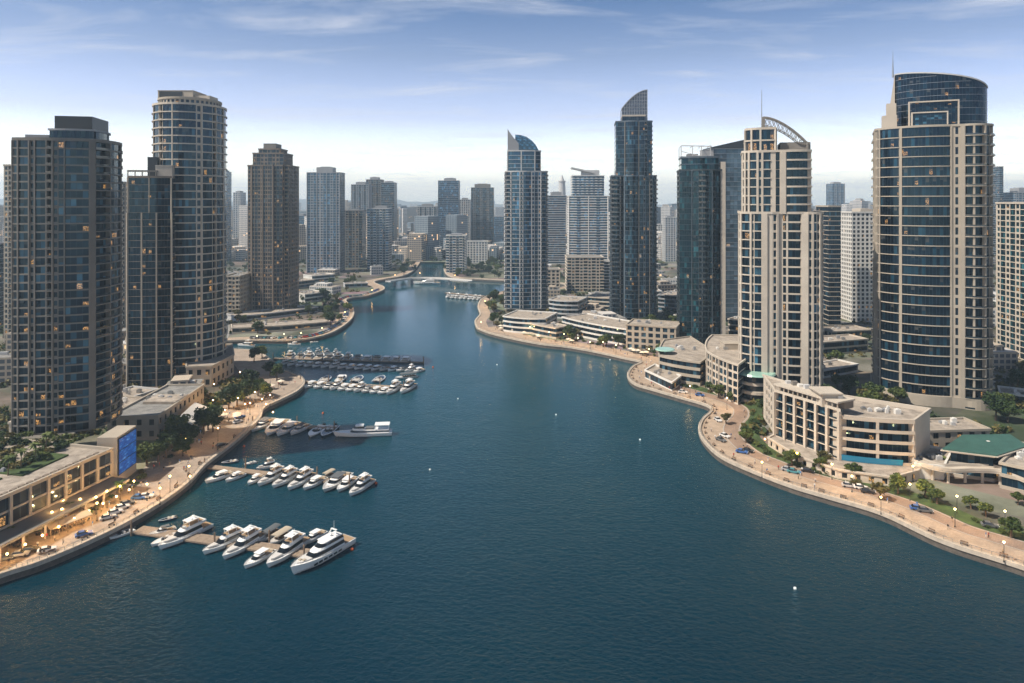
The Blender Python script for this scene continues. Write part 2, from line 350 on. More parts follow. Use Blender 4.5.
sh_r0 = catmull([gp(*p) for p in RP0], 6); sh_r = catmull([gp(*p) for p in RP], 8)
shore = sh_l+sh_l2+sh_r0+sh_r[1:]
land = shore+[(7000, shore[-1][1]), (7000, 9500), (-7000, 9500), (-7000, shore[0][1])]
def poly_mesh(mb, poly, z, mi=0):
    tris = tessellate_polygon([[Vector((p[0], p[1], 0)) for p in poly]]); b = len(mb.v)
    mb.v += [(p[0], p[1], z) for p in poly]
    for t in tris:
        a, b_, c = [Vector(poly[i]) for i in t]; cr = (b_-a).cross(c-a) if False else (b_.x-a.x)*(c.y-a.y)-(b_.y-a.y)*(c.x-a.x)
        t = t if cr > 0 else (t[0], t[2], t[1]); mb.f.append(tuple(b+i for i in t)); mb.uv.append(None); mb.mi.append(mi)
gm = D.materials.new('ground_soil'); gm.use_nodes = True; t = gm.node_tree; b = t.nodes['Principled BSDF']; b.inputs['Roughness'].default_value = .9
g = N(t, 'ShaderNodeNewGeometry'); n1 = N(t, 'ShaderNodeTexNoise', i_Scale=.012, i_Detail=8.0, i_Roughness=.65); n2 = N(t, 'ShaderNodeTexVoronoi', i_Scale=.03)
L(t, g.outputs['Position'], n1.inputs['Vector']); L(t, g.outputs['Position'], n2.inputs['Vector'])
c1 = ramp(t, n1.outputs['Fac'], [(.36, (.035, .05, .02)), (.46, (.09, .09, .06)), (.55, (.20, .18, .145)), (.70, (.32, .295, .26))])
L(t, mix_c(t, .3, c1, n2.outputs['Color'], 'MULTIPLY'), b.inputs['Base Color'])
mb = MB(); poly_mesh(mb, land, GZ)
mb.obj('ground', gm)['kind'] = 'structure'
# water
wm = D.materials.new('harbour_water'); wm.use_nodes = True; t = wm.node_tree; b = t.nodes['Principled BSDF']; b.inputs['Specular Tint'].default_value = (.3, .85, 1, 1)
b.inputs['Base Color'].default_value = (.0015, .032, .048, 1); b.inputs['Roughness'].default_value = .06; b.inputs['IOR'].default_value = 1.40
g = N(t, 'ShaderNodeNewGeometry'); mpn = N(t, 'ShaderNodeMapping'); mpn.inputs['Rotation'].default_value = (0, 0, R(20)); mpn.inputs['Scale'].default_value = (1, 1.5, 1)
L(t, g.outputs['Position'], mpn.inputs[0])
wA = N(t, 'ShaderNodeTexNoise', i_Scale=.55, i_Detail=5.0, i_Roughness=.6, i_Distortion=.6); L(t, mpn.outputs[0], wA.inputs['Vector'])
wB = N(t, 'ShaderNodeTexNoise', i_Scale=.10, i_Detail=3.0, i_Roughness=.55, i_Distortion=.4); L(t, mpn.outputs[0], wB.inputs['Vector'])
wC = N(t, 'ShaderNodeTexNoise', i_Scale=.012, i_Detail=3.0); L(t, g.outputs['Position'], wC.inputs['Vector'])
hgt = math_n(t, 'ADD', math_n(t, 'MULTIPLY', wA.outputs['Fac'], 1.1), math_n(t, 'MULTIPLY', wB.outputs['Fac'], .9))
bp = N(t, 'ShaderNodeBump', i_Strength=1.0); L(t, hgt, bp.inputs['Height'])
sy_ = N(t, 'ShaderNodeSeparateXYZ'); L(t, g.outputs['Position'], sy_.inputs[0])   # the sheltered inner channel lies calmer than the open basin
calm = ramp(t, math_n(t, 'DIVIDE', sy_.outputs[1], 1000.0), [(.18, 1.0), (.30, .60), (.50, .18), (.9, .08)])
L(t, math_n(t, 'MULTIPLY', math_n(t, 'MULTIPLY', ramp(t, wC.outputs['Fac'], [(.35, .6), (.65, 1.0)]), calm), .55), bp.inputs['Distance'])
L(t, bp.outputs[0], b.inputs['Normal'])
view_depth = ramp(t, math_n(t, 'ADD', math_n(t, 'DIVIDE', sy_.outputs[1], 1000.0), math_n(t, 'MULTIPLY', wC.outputs['Fac'], .12)), [(.20, 0.0), (.42, 1.0)])   # brighter sky reflection farther out painted into the water colour
L(t, mix_c(t, view_depth, (.0001, .019, .034), (.0004, .048, .072)), b.inputs['Base Color'])
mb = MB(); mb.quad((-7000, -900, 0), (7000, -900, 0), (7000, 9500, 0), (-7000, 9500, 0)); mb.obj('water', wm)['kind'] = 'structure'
# quay wall below the edge is part of the ground's own bank
def bank(name, P, label):
    """a stone quay: wet wall face, coping; one thing per shore"""
    root = thing(name, label, 'quay wall')
    mb = MB(); inn = offset_line(P, -.02)
    for i in range(len(P)-1): mb.quad((*P[i+1], GZ+.1), (*P[i], GZ+.1), (*P[i], -3), (*P[i+1], -3))
    mb.obj('wall_face', 'quay', root)
    mb = MB(); a = offset_line(P, .35); c = offset_line(P, -1.1); z0, z1 = GZ-.7, GZ+.5
    for i in range(len(P)-1):
        mb.quad((*a[i], z1), (*c[i], z1), (*c[i+1], z1), (*a[i+1], z1)); mb.quad((*a[i+1], z0), (*a[i], z0), (*a[i], z1), (*a[i+1], z1))
        mb.quad((*c[i], z0), (*c[i+1], z0), (*c[i+1], z1), (*c[i], z1)); mb.quad((*a[i], z0), (*a[i+1], z0), (*c[i+1], z0), (*c[i], z0))
    mb.obj('coping', 'coping', root); return root
# orientation: land lies to the left of the walking direction for the left shores, i.e. outward (water) offset is negative
ORI = 1
def water_side(P, d): return offset_line(P, -d)
def tri_in(pt, poly=land):
    x, y = pt; ins = False; j = len(poly)-1
    for i in range(len(poly)):
        xi, yi = poly[i]; xj, yj = poly[j]
        if (yi > y) != (yj > y) and x < (xj-xi)*(y-yi)/(yj-yi)+xi: ins = not ins
        j = i
    return ins
LEFT_IS_LAND = tri_in(offset_line(sh_r, 3)[40])
S = 1 if LEFT_IS_LAND else -1
def strip(mb, P, d0, d1, z, mi=0):
    a = offset_line(P, S*d0); c = offset_line(P, S*d1)
    for i in range(len(P)-1):
        q = [(*a[i], z), (*a[i+1], z), (*c[i+1], z), (*c[i], z)]
        if S < 0: q = q[::-1]
        mb.quad(*q, mi=mi)
def quay(P, label):
    root = thing('quay_wall', label, 'quay wall')
    mb = MB()
    for i in range(len(P)-1): mb.quad((*P[i], -3), (*P[i+1], -3), (*P[i+1], GZ-.3), (*P[i], GZ-.3))
    mb.obj('wall_face', 'quay', root)
    mb = MB(); a = offset_line(P, -S*.35); c = offset_line(P, S*.9); z0, z1 = GZ-.75, GZ+.45
    for i in range(len(P)-1):
        A, B, C_, D_ = a[i], a[i+1], c[i+1], c[i]
        mb.quad((*A, z1), (*B, z1), (*C_, z1), (*D_, z1)); mb.quad((*A, z0), (*B, z0), (*B, z1), (*A, z1))
        mb.quad((*D_, z0), (*C_, z0), (*C_, z1), (*D_, z1)); mb.quad((*A, z0), (*D_, z0), (*C_, z0), (*B, z0))
    mb.obj('coping', 'coping', root); return root
quay(sh_l, 'stone quay wall along the near left shore behind the yacht piers')
quay(sh_l2, 'stone quay wall round the far left headland with parked cars')
quay(sh_r0, 'stone quay wall of the far bank and the small far jetty')
quay(sh_r, 'curving stone quay wall along the pink right promenade')
def railing(P, label):
    root = thing('quay_railing', label, 'railing'); Q = offset_line(P, S*.3); mb = MB(); mp_ = MB()
    for i in range(len(Q)-1):
        mb.bar((*Q[i], GZ+1.45), (*Q[i+1], GZ+1.45), .09); mb.bar((*Q[i], GZ+.95), (*Q[i+1], GZ+.95), .04)
        a = Vector(Q[i]); c = Vector(Q[i+1]); n = max(1, round((c-a).length/2.2))
        for k in range(n): p = a.lerp(c, k/n); mp_.bar((p.x, p.y, GZ+.4), (p.x, p.y, GZ+1.45), .1)
    mb.obj('handrail', 'steel', root); o = mp_.obj('railing_post', 'steel', root); o['kind'] = 'stuff'
railing(sh_r, 'thin steel railing on the curving right quay'); railing(sh_l, 'thin steel railing on the near left quay')
# promenades, lawns, roads
mb = MB(); strip(mb, sh_r, .6, 17, GZ+.012); mb.obj('right_promenade_path', 'paving')['kind'] = 'structure'
mb = MB(); strip(mb, sh_r[70:-6], 10.2, 16.2, GZ+.022); mb.obj('promenade_lane', 'lane')['kind'] = 'structure'
mb = MB(); strip(mb, sh_r[70:-6], 9.9, 10.2, GZ+.13); strip(mb, sh_r[70:-6], 16.2, 16.5, GZ+.13); mb.obj('kerb', 'kerb')['kind'] = 'structure'
mb = MB(); strip(mb, sh_l, .6, 21, GZ+.012); mb.obj('left_promenade_path', 'paving_l')['kind'] = 'structure'
mb = MB(); strip(mb, sh_l2, .6, 12, GZ+.008); strip(mb, sh_r0, .6, 9, GZ+.008); mb.obj('far_promenade_path', 'paving')['kind'] = 'structure'
mb = MB(); strip(mb, sh_r[64:], 17.2, 24, GZ+.05); mb.obj('lawn', 'grass')['kind'] = 'structure'
def road(pts, w, label, z=GZ+.02):
    P = catmull(pts, 8); mb = MB(); a = offset_line(P, w/2); c = offset_line(P, -w/2); kb = MB(); mk = MB()
    for i in range(len(P)-1):
        mb.quad((*c[i], z), (*c[i+1], z), (*a[i+1], z), (*a[i], z))
    o1 = offset_line(P, w/2+.35); o2 = offset_line(P, -w/2-.35)
    for i in range(len(P)-1):
        kb.prism([o1[i+1], o1[i], a[i], a[i+1]][::1], z-.05, z+.13); kb.prism([c[i+1], c[i], o2[i], o2[i+1]], z-.05, z+.13)
    for d in (0, -w/2+.5, w/2-.5):
        e = offset_line(P, d-.1); f = offset_line(P, d+.1)
        for i in range(len(P)-1):
            if d == 0 and i % 2: continue
            mk.quad((*e[i], z+.006), (*e[i+1], z+.006), (*f[i+1], z+.006), (*f[i], z+.006))
    r = mb.obj('road', 'asphalt'); r['kind'] = 'structure'; k = kb.obj('kerb', 'kerb', r); m_ = mk.obj('road_marking', 'marking', r)
    return r
road([gp(x, y) for x, y in [(1100, 425), (1030, 392), (980, 372), (930, 352), (860, 345), (815, 350), (770, 338), (700, 322), (640, 305), (590, 296), (560, 293)]], 11, '')
road([gp(x, y) for x, y in [(1000, 360), (930, 335), (870, 327), (820, 318), (740, 300), (660, 285), (600, 276), (560, 272), (500, 268), (450, 258)]], 9, '')
road([gp(x, y) for x, y in [(-60, 470), (20, 425), (90, 400), (140, 382), (180, 362), (215, 345), (222, 325), (215, 305), (232, 292), (300, 280), (350, 272), (400, 262), (410, 250)]], 10, '')
# hills far off
mb = MB(); nx, ny = 90, 8; hv = []
for j in range(ny):
    for i in range(nx):
        x = -7000+14000*i/(nx-1); y = 7300+1900*j/(ny-1)
        prof = math.sin(math.pi*j/(ny-1)); h_ = (noise.noise(Vector((x*.0006, 3.3, 0)))*.5+.55)*130+noise.noise(Vector((x*.003, y*.003, 0)))*50
        if x > -600: h_ *= max(.35, 1-(x+600)/4000)
        hv.append((x, y, GZ+max(0, h_*prof)))
hme = D.meshes.new('hills'); hme.from_pydata(hv, [], [(j*nx+i, j*nx+i+1, (j+1)*nx+i+1, (j+1)*nx+i) for j in range(ny-1) for i in range(nx-1)])
hme.materials.append(mat('hill_scrub', (.16, .14, .11), .9, noise_s=.004, amt=.3)); link('hills', hme)['kind'] = 'structure'
# the air
hz = D.materials.new('haze'); hz.use_nodes = True; t = hz.node_tree; t.nodes.clear()
pv = N(t, 'ShaderNodeVolumePrincipled'); pv.inputs['Color'].default_value = (.62, .82, 1, 1); pv.inputs['Density'].default_value = .00016; pv.inputs['Anisotropy'].default_value = .25
L(t, pv.outputs[0], N(t, 'ShaderNodeOutputMaterial').inputs['Volume'])
mb = MB(); mb.box(-7200, 7200, -1000, 9700, -4, 330); tag(mb.obj('haze', hz), kind='stuff')

# ------------------------------------------------------------------ storey based buildings
def outline(start, segs):
    P = [start]; st = []
    for (x, y, bulge, n, sty) in segs:
        x0, y0 = P[-1]; dx, dy = x-x0, y-y0; l = math.hypot(dx, dy); nx_, ny_ = dy/l, -dx/l
        for k in range(1, n+1):
            u = k/n; q = 4*u*(1-u)*bulge; P.append((x0+dx*u+nx_*q, y0+dy*u+ny_*q)); st.append(sty[(k-1) % len(sty)])
    return P[:-1], st
def rectline(W, Dp, f, s, b='w', bw=3.4, bf=0, bs=0, s2=None):
    nf = max(1, round(W/bw)); ns = max(1, round(Dp/bw))
    return outline((-W/2, -Dp/2), [(W/2, -Dp/2, bf, nf, f), (W/2, Dp/2, bs, ns, s), (-W/2, Dp/2, 0, nf, b), (-W/2, -Dp/2, bs, ns, s2 or s)])
def mitres(P):
    n = len(P); out = []
    for i in range(n):
        a, p, c = P[i-1], P[i], P[(i+1) % n]
        e1 = Vector((p[0]-a[0], p[1]-a[1])).normalized(); e2 = Vector((c[0]-p[0], c[1]-p[1])).normalized()
        n1 = Vector((e1.y, -e1.x)); n2 = Vector((e2.y, -e2.x)); m = n1+n2
        if m.length < .2: m = n1
        m = m.normalized(); out.append(m/max(.35, m.dot(n1)))
    return out
CFG = dict(ts=.5, so=.15, bd=1.5, bo=.5, rail=1.0, sill=.9, head=.35, pw=.2)
def storey(P, st, h, cfg):
    c = dict(CFG); c.update(cfg); mt = mitres(P); n = len(P); sl, gl, ba = MB(), MB(), MB(); u = 0
    def off(i, d): return (P[i][0]+mt[i].x*d, P[i][1]+mt[i].y*d)
    def pe(mb, i, t0, t1, o, inn, z0, z1):
        j = (i+1) % n; a, b_ = off(i, o), off(j, o); e, f = off(i, -inn), off(j, -inn)
        lp = lambda p, q, t_: (p[0]+(q[0]-p[0])*t_, p[1]+(q[1]-p[1])*t_)
        mb.prism([lp(a, b_, t0), lp(a, b_, t1), lp(e, f, t1), lp(e, f, t0)], z0, z1)
    def gq(i, d, z0, z1):
        j = (i+1) % n; a, b_ = off(i, -d), off(j, -d); l = math.hypot(P[j][0]-P[i][0], P[j][1]-P[i][1])
        gl.quad((*a, z0), (*b_, z0), (*b_, z1), (*a, z1), ((u, .0), (u+l, .0), (u+l, .999), (u, .999)))
    for i, s in enumerate(st):
        j = (i+1) % n; l = math.hypot(P[j][0]-P[i][0], P[j][1]-P[i][1])
        if s == 'g': gq(i, .12, 0, h); pe(sl, i, 0, 1, c['so'], .6, 0, c['ts'])
        elif s in 'bB':
            gq(i, c['bd'], 0, h); pe(sl, i, 0, 1, c['bo'], c['bd']+.3, 0, .38); pe(ba, i, 0, 1, c['bo']-.04, -(c['bo']-.16), .38, .38+c['rail'])
            if s == 'B' or st[i-1] not in 'bB': pe(sl, i, 0, .28/l, .05, c['bd']+.3, .38, h)
            if st[j] not in 'bB': pe(sl, i, 1-.28/l, 1, .05, c['bd']+.3, .38, h)
        elif s == 's': pe(sl, i, 0, 1, 0, .8, 0, h)
        elif s == 'p': pe(sl, i, 0, 1, .7, .8, 0, h)
        elif s == 'w':
            gq(i, .35, 0, h); pe(sl, i, 0, 1, 0, .6, 0, c['sill']); pe(sl, i, 0, 1, 0, .6, h-c['head'], h)
            pe(sl, i, 0, c['pw'], 0, .6, c['sill'], h-c['head']); pe(sl, i, 1-c['pw'], 1, 0, .6, c['sill'], h-c['head'])
        elif s == 'h':   # long ribbon window
            gq(i, .35, 0, h); pe(sl, i, 0, 1, .1, .6, 0, c['sill']+.2)
        elif s == 'n':   # notch
            gq(i, 1.9, 0, h); pe(sl, i, 0, 1, -1.2, 2.2, 0, .4)
        u += l
    return sl, gl, ba
def section(root, P, st, z0, n, h, wall='beige', glass='g_navy', rail='rail', cfg={}, roof='roofgrey', parapet=1.1, piers=(), pw=.7, pd=.55, pmat=None, ptop=0):
    sl, gl, ba = storey(P, st, h, cfg)
    ms = sl.mesh('floor_band', wall) if sl.f else None; mg = gl.mesh('window_band', glass) if gl.f else None; mr = ba.mesh('balcony_rail', rail) if ba.f else None
    for k in range(n):
        z = z0+k*h
        if ms: link('floor_band', ms, root, (0, 0, z))
        if mg: link('window_band', mg, root, (0, 0, z))
        if mr: link('balcony_rail', mr, root, (0, 0, z))
    mt = mitres(P); zt_ = z0+n*h
    if roof:
        mb = MB(); poly_mesh(mb, [(p[0]-m.x*.2, p[1]-m.y*.2) for p, m in zip(P, mt)], zt_+.12)
        mb.obj('roof', roof, root)
        mb = MB(); N_ = len(P)
        for i in range(N_):
            j = (i+1) % N_; o = .35
            mb.prism([(P[i][0]+mt[i].x*o, P[i][1]+mt[i].y*o), (P[j][0]+mt[j].x*o, P[j][1]+mt[j].y*o), (P[j][0]-mt[j].x*.4, P[j][1]-mt[j].y*.4), (P[i][0]-mt[i].x*.4, P[i][1]-mt[i].y*.4)], zt_, zt_+parapet)
        mb.obj('parapet', wall, root)
    for i in piers:
        p = Vector(P[i]); m = mt[i].normalized(); q = Vector((-m.y, m.x))
        a, b_, c_, d_ = p+m*pd-q*pw/2, p+m*pd+q*pw/2, p-m*.5+q*pw/2, p-m*.5-q*pw/2
        mb = MB(); mb.prism([tuple(a), tuple(b_), tuple(c_), tuple(d_)], z0-.02, zt_+.03+ptop); mb.obj('pier', pmat or wall, root)
    return zt_
def pxbox(xl, xr, yb, Dp, z=GZ):
    """world box whose silhouette spans xl..xr and whose front base row is yb"""
    Yf = F*(CH-z)/(yb-HY); Yb = Yf+Dp
    Xl = (xl-512)/F*(Yf if xl < 512 else Yb); Xr = (xr-512)/F*(Yf if xr > 512 else Yb)
    return (Xl+Xr)/2, Yf+Dp/2, max(6, Xr-Xl), Yf
def roof_plant(root, boxes, z, m='grey'):
    for (x0, x1, y0, y1, h) in boxes:
        mb = MB(); mb.box(x0, x1, y0, y1, z+.1, z+h); mb.box(x0-.15, x1+.15, y0-.15, y1+.15, z+h, z+h+.3)
        mb.obj('plant_room', m, root)
def clutter(root, x0, x1, y0, y1, z, n, seed=1):
    rn = random.Random(seed)
    for _ in range(n):
        x, y = rn.uniform(x0, x1), rn.uniform(y0, y1); w, d, h = rn.uniform(.8, 2.4), rn.uniform(.8, 2), rn.uniform(.7, 1.9)
        mb = MB(); mb.box(x, x+w, y, y+d, z+.1, z+h); mb.cyl(x+w/2, y+d/2, z+h, z+h+.25, min(w, d)*.38)
        mb.obj('rooftop_unit', rn.choice(['palegrey', 'grey', 'steel', 'white']), root)
FOOT = []   # circles that scattered things must keep clear of
def foot(x, y, r): FOOT.append((x, y, r))
def tower_root(name, label, xl, xr, yb, Dp, z=GZ, cat='tower', rot=0):
    cx_, cy_, W, Yf = pxbox(xl, xr, yb, Dp, z)
    if rot:
        Y0 = Yf; a = R(rot)
        for _ in range(60):
            c = [(cx_+x*math.cos(a)-y*math.sin(a), cy_+x*math.sin(a)+y*math.cos(a)) for x in (-W/2, W/2) for y in (-Dp/2, Dp/2)]
            px_ = [512+F*q[0]/q[1] for q in c]; e0, e1 = xl-min(px_), xr-max(px_); k = cy_/F
            cx_ += (e0+e1)/2*k*.7; W += (e1-e0)*k*.6; cy_ += Y0-min(q[1] for q in c)
        Yf = cy_-math.cos(a)*Dp/2
    foot(cx_, cy_, max(W, Dp)*.62+3)
    return thing(name, label, cat, (cx_, cy_, z), R(rot)), W, Yf
def nst(yt, Yf, z, h0):   # storeys so that the top meets row yt
    H = zt(yt, Yf)-z; n = max(2, round(H/h0)); return n, H/n

# --- L1: big curved tower at the left on its podium
r, W, Yf = tower_root('residential_tower', 'massive taupe tower with curved balcony fronts and a dark roof block above the left podium', 13, 120, 435, 28, 16, rot=12)
d = 14
P, st = outline((-W/2, -d), [(W*.44, -d+.3, 1.8, 13, 'gggwggbwggggg'), (W*.5, -d+1.4, 0, 1, 's'), (W*.5, d, 3.4, 8, 'bbgggbbg'), (-W/2, d, 0, 6, 'w'), (-W/2, -d, .5, 8, 'wwbw')])
n, h = nst(141, Yf, 16, 3.05)
z = section(r, P, st, 0, n, h, 'taupe', 'g_left', 'g_plain', cfg=dict(bd=1.3, bo=.55, rail=.7, ts=.55, so=.4), piers=(0, 1, 3, 4, 6, 7, 9, 13, 16, 19), pw=.45, pd=.55)
P2, s2 = outline((-W*.12, -d+4), [(W*.42, -d+5, 1.2, 5, 'g'), (W*.42, d-5, 1.5, 5, 'g'), (-W*.12, d-5, 0, 4, 'g'), (-W*.12, -d+4, 0, 4, 'g')])
z = section(r, P2, s2, z, 1, 4.2, 'grey', 'g_deep', parapet=.7)
mb = MB(); mb.box(-W*.08, W*.40, -d+6, d-5, z, z+5.6); mb.obj('plant_screen', 'darkmetal', r)
mb = MB(); mb.box(-W*.45, -W*.15, -d+6, d-9, z-4, z-1.5); mb.obj('plant_room', 'grey', r)
# --- narrow slab seen behind L1's left edge and one at its right
for (xl, xr, yt, yb, lb) in ((11, 24, 166, 345, 'slim beige slab tower peeking out left of the massive taupe tower'), (116, 134, 183, 330, 'slim pale tower in the gap between the two left tower clusters')):
    r, W, Yf = tower_root('slab_tower', lb, xl, xr, yb, 18); n, h = nst(yt, Yf, GZ, 3.4)
    P, st = rectline(W, 18, 'wb', 'w'); section(r, P, st, 0, n, h, 'beige', 'g_left')
r, W, Yf = tower_root('office_block', 'low dark glass office block at the left edge behind the taupe tower', -40, 13, 335, 30, cat='building'); n, h = nst(246, Yf, GZ, 3.6)
P, st = rectline(W, 30, 'g', 'g'); section(r, P, st, 0, n, h, 'grey', 'g_deep'); clutter(r, -W/2+3, W/2-4, -10, 10, n*h, 8, 5)
# --- L2 dark glass tower with beige ribs
r, W, Yf = tower_root('glass_tower', 'dark glass tower with thin beige ribs in front of the round tower at left', 127, 184, 388, 26, rot=12); d = 13
n, h = nst(178, Yf, GZ, 3.6)
P, st = outline((-W/2, -d), [(W*.5, -d, .8, 9, 'gggggg'), (W*.5, d, .6, 7, 'ggbbggw'), (-W/2, d, 0, 5, 'w'), (-W/2, -d, 0, 7, 'w')])
z = section(r, P, st, 0, n-5, h, 'brown', 'g_deep', cfg=dict(ts=.3, so=.06), piers=(0, 3, 6, 9, 11, 14), pw=.7, pd=.35, pmat='beige', roof=None)
P, st = outline((-W/2+.4, -d+.4), [(W*.5-.4, -d+.4, .8, 6, 'gggggg'), (W*.5-2, d-1, .6, 7, 'gggg'), (-W/2, d, 0, 5, 'w'), (-W/2+.4, -d+.4, 0, 7, 'w')])
z = section(r, P, st, z, 5, h, 'brown', 'g_navy', cfg=dict(ts=.25, so=.03), piers=(0, 3, 6, 12), pw=.5, pmat='beige')
mb = MB()
for k in range(5): mb.box(-W/2+k*W*.16, -W/2+k*W*.16+.4, -d+.5, -d+1, z, z+3.2)
mb.box(-W/2, W*.18, -d+.3, -d+1.3, z+3.2, z+4.1); mb.obj('roof_pergola', 'taupe', r)
roof_plant(r, [(W*.12, W*.5, -d+1, -d+9, 6.5)], z, 'cream'); roof_plant(r, [(-W*.12, W*.1, -d+6, d-4, 11)], z, 'darkmetal')
# --- L3 round tower
r, W, Yf = tower_root('round_tower', 'tall round beige tower with ringed floors and a square roof box, second cluster at left', 155, 225, 383, 42); d = 21
r.location = (-181, 394, GZ); n, h = nst(105, 377, GZ, 4.2); rad = 18.4; foot(-181, 394, 26)
P = [(rad*math.cos(a), 21*math.sin(a)) for a in [R(-90+360*k/40) for k in range(40)]]
st = ['ggggwggbgg'[k % 10] for k in range(40)]
z = section(r, P, st, 0, n, h, 'cream', 'g_navy', 'beige', cfg=dict(bd=1.1, bo=.7, rail=.5, ts=.6, so=.55), piers=tuple(range(0, 40, 5)), pw=.6, pd=.45)
P2 = [(p[0]*.86, p[1]*.86) for p in P]; z = section(r, P2, ['w']*40, z, 1, 3.4, 'beige', 'g_left', roof='roofgrey')
roof_plant(r, [(-rad*.75, rad*.30, -9, 8, 5.5)], z, 'beige')
mb = MB(); mb.box(-rad*.70, -rad*.02, -9.3, -8.97, z+.8, z+5.0); mb.obj('dark_louvre', 'darkmetal', r)
mb = MB(); mb.box(rad*.3+.2, rad*.75, -7, 4, z, z+3.2); mb.obj('plant_room', 'cream', r)
# --- L4 brown stepped tower
r, W, Yf = tower_root('stepped_tower', 'brown stepped tower with many lit windows on the left headland', 246, 299, 314, 32); d = 16
n, h = nst(166, Yf, GZ, 3.5)
P, st = outline((-W*.5, -d+4), [(-W*.36, -d+4, 0, 2, 'w'), (-W*.36, -d, 0, 1, 'w'), (-W*.08, -d, 0, 4, 'wgww'), (-W*.08, -d-2, 0, 1, 's'), (W*.16, -d-2, 0, 4, 'gwwg'), (W*.16, -d, 0, 1, 's'), (W*.38, -d, 0, 3, 'wgw'), (W*.38, -d+4, 0, 1, 'w'), (W*.5, -d+4, 0, 2, 'b'), (W*.5, d, 0, 7, 'wbw'), (-W*.5, d, 0, 8, 'w'), (-W*.5, -d+4, 0, 7, 'w')])
z = section(r, P, st, 0, n, h, 'brown', 'g_brown', 'brown', cfg=dict(pw=.16, bo=.3), roof='roofgrey', piers=(2, 3, 7, 8, 12, 13, 17), pw=.9, pd=.5)
P2, s2 = rectline(W*.74, 26, 'wgw', 'w'); z2 = section(r, P2, s2, z, 3, h, 'brown', 'g_brown')
P3, s3 = rectline(W*.52, 20, 'wg', 'w'); z3 = section(r, P3, s3, z2, 1, h*1.1, 'brown', 'g_brown')
roof_plant(r, [(-W*.16, W*.14, -8, 7, 5.2)], z3, 'taupe')
r, W, Yf = tower_root('apartment_block', 'tan apartment block standing left of the brown stepped tower', 224, 251, 318, 26, cat='building'); n, h = nst(277, Yf, GZ, 3.4)
P, st = rectline(W, 26, 'wb', 'w'); section(r, P, st, 0, n, h, 'beige', 'g_brown', 'beige'); clutter(r, -W/2+2, W/2-4, -10, 10, n*h, 5, 8)
# --- L5 and the left-centre group
def simple_tower(label, xl, xr, yt, yb, Dp, f, s, wall, glass, h0=3.5, crown=0, name='apartment_tower', cw=4.5, roofm='roofgrey', **kw):
    r, W, Yf = tower_root(name, label, xl, xr, yb, Dp); n, h = nst(yt+crown, Yf, GZ, h0)
    P, st = rectline(W, Dp, f, s, bw=cw, bf=kw.pop('bf', 0)); z = section(r, P, st, 0, n, h, wall, glass, cfg=kw.pop('cfg', {}), roof=roofm, piers=kw.pop('piers', ()), pw=1.0)
    if crown:
        ch_ = crown/F*Yf; w2 = kw.get('cwid', .55); off_ = kw.get('coff', 0)*W
        mb = MB(); mb.box(-W*w2/2+off_, W*w2/2+off_, -Dp*.3, Dp*.3, z+.1, z+ch_); mb.box(-W*w2*.3+off_, W*w2*.3+off_, -Dp*.2, Dp*.2, z+ch_, z+ch_*1.12); mb.obj('roof_crown', kw.get('cmat', 'grey'), r)
    return r, W, z, Dp
simple_tower('blue grey tower with a flat notched top, right of the brown stepped tower', 307, 345, 167, 273, 30, 'gwgwwg', 'gb', 'grey', 'g_blue', crown=6, piers=(0, 3, 6, 9), cwid=.5)
simple_tower('short dusky tower left of the twin far towers by the bend', 345, 366, 209, 268, 26, 'wgw', 'g', 'taupe', 'g_left', crown=2)
simple_tower('pale banded tower at the water bend with a white base', 367, 392, 206, 270, 28, 'hb', 'hg', 'palegrey', 'g_blue', crown=3, coff=.1)
simple_tower('broad grey tower behind the dusky one near the bend', 351, 372, 182, 256, 30, 'wg', 'w', 'grey', 'g_left', crown=3)
simple_tower('tallest grey tower of the cluster near the bend', 366, 384, 177, 252, 30, 'gw', 'w', 'taupe', 'g_left', crown=3)
simple_tower('dark grey tower closing the cluster near the bend on its right', 381, 397, 181, 253, 30, 'g', 'gw', 'grey', 'g_navy', crown=2)
simple_tower('slim hazy tower half hidden right behind the round tower', 221, 231, 170, 262, 28, 'gw', 'g', 'grey', 'g_blue', crown=2)
simple_tower('hazy pale tower between the round tower and the brown one', 233, 246, 191, 252, 28, 'w', 'w', 'palegrey', 'g_blue', crown=2)
simple_tower('hazy blue tower in the gap right of the brown stepped tower', 296, 309, 214, 256, 28, 'g', 'w', 'grey', 'g_blue', crown=2)
# centre background
simple_tower('pale wide apartment tower with a roof mast left of the blue slab towers', 417, 438, 204, 249, 34, 'wb', 'w', 'palegrey', 'g_blue', crown=3)
simple_tower('tall blue slab tower left of the brown grey pair, centre', 438, 460, 178, 252, 34, 'gg', 'gw', 'grey', 'g_blue', crown=3, coff=.05)
simple_tower('stout white banded block standing on the far waterfront', 446, 467, 234, 273, 26, 'hb', 'h', 'white', 'g_blue', crown=2, name='apartment_block')
simple_tower('thin pale tower directly left of the brown grey pair', 459, 471, 198, 247, 34, 'w', 'w', 'palegrey', 'g_left', crown=2)
simple_tower('brown grey tower with rounded top behind the stout white block', 471, 494, 184, 250, 34, 'gwg', 'w', 'taupe', 'g_left', crown=4, cwid=.7, cmat='taupe')
simple_tower('low white block right of the stout banded block', 467, 488, 241, 263, 24, 'w', 'w', 'white', 'g_blue', crown=1, name='apartment_block')
simple_tower('slim hazy blue tower just left of the sail-topped tower', 494, 504, 216, 252, 28, 'g', 'w', 'grey', 'g_blue', crown=1)
simple_tower('pale horizontally banded tower between the sail-topped and wide white towers', 546, 566, 192, 264, 34, 'hh', 'h', 'palegrey', 'g_blue', crown=4)
r, W, z, Dp = simple_tower('round hazy tower with a domed lantern top behind the banded tower', 557, 567, 196, 250, 26, 'w', 'w', 'grey', 'g_left')
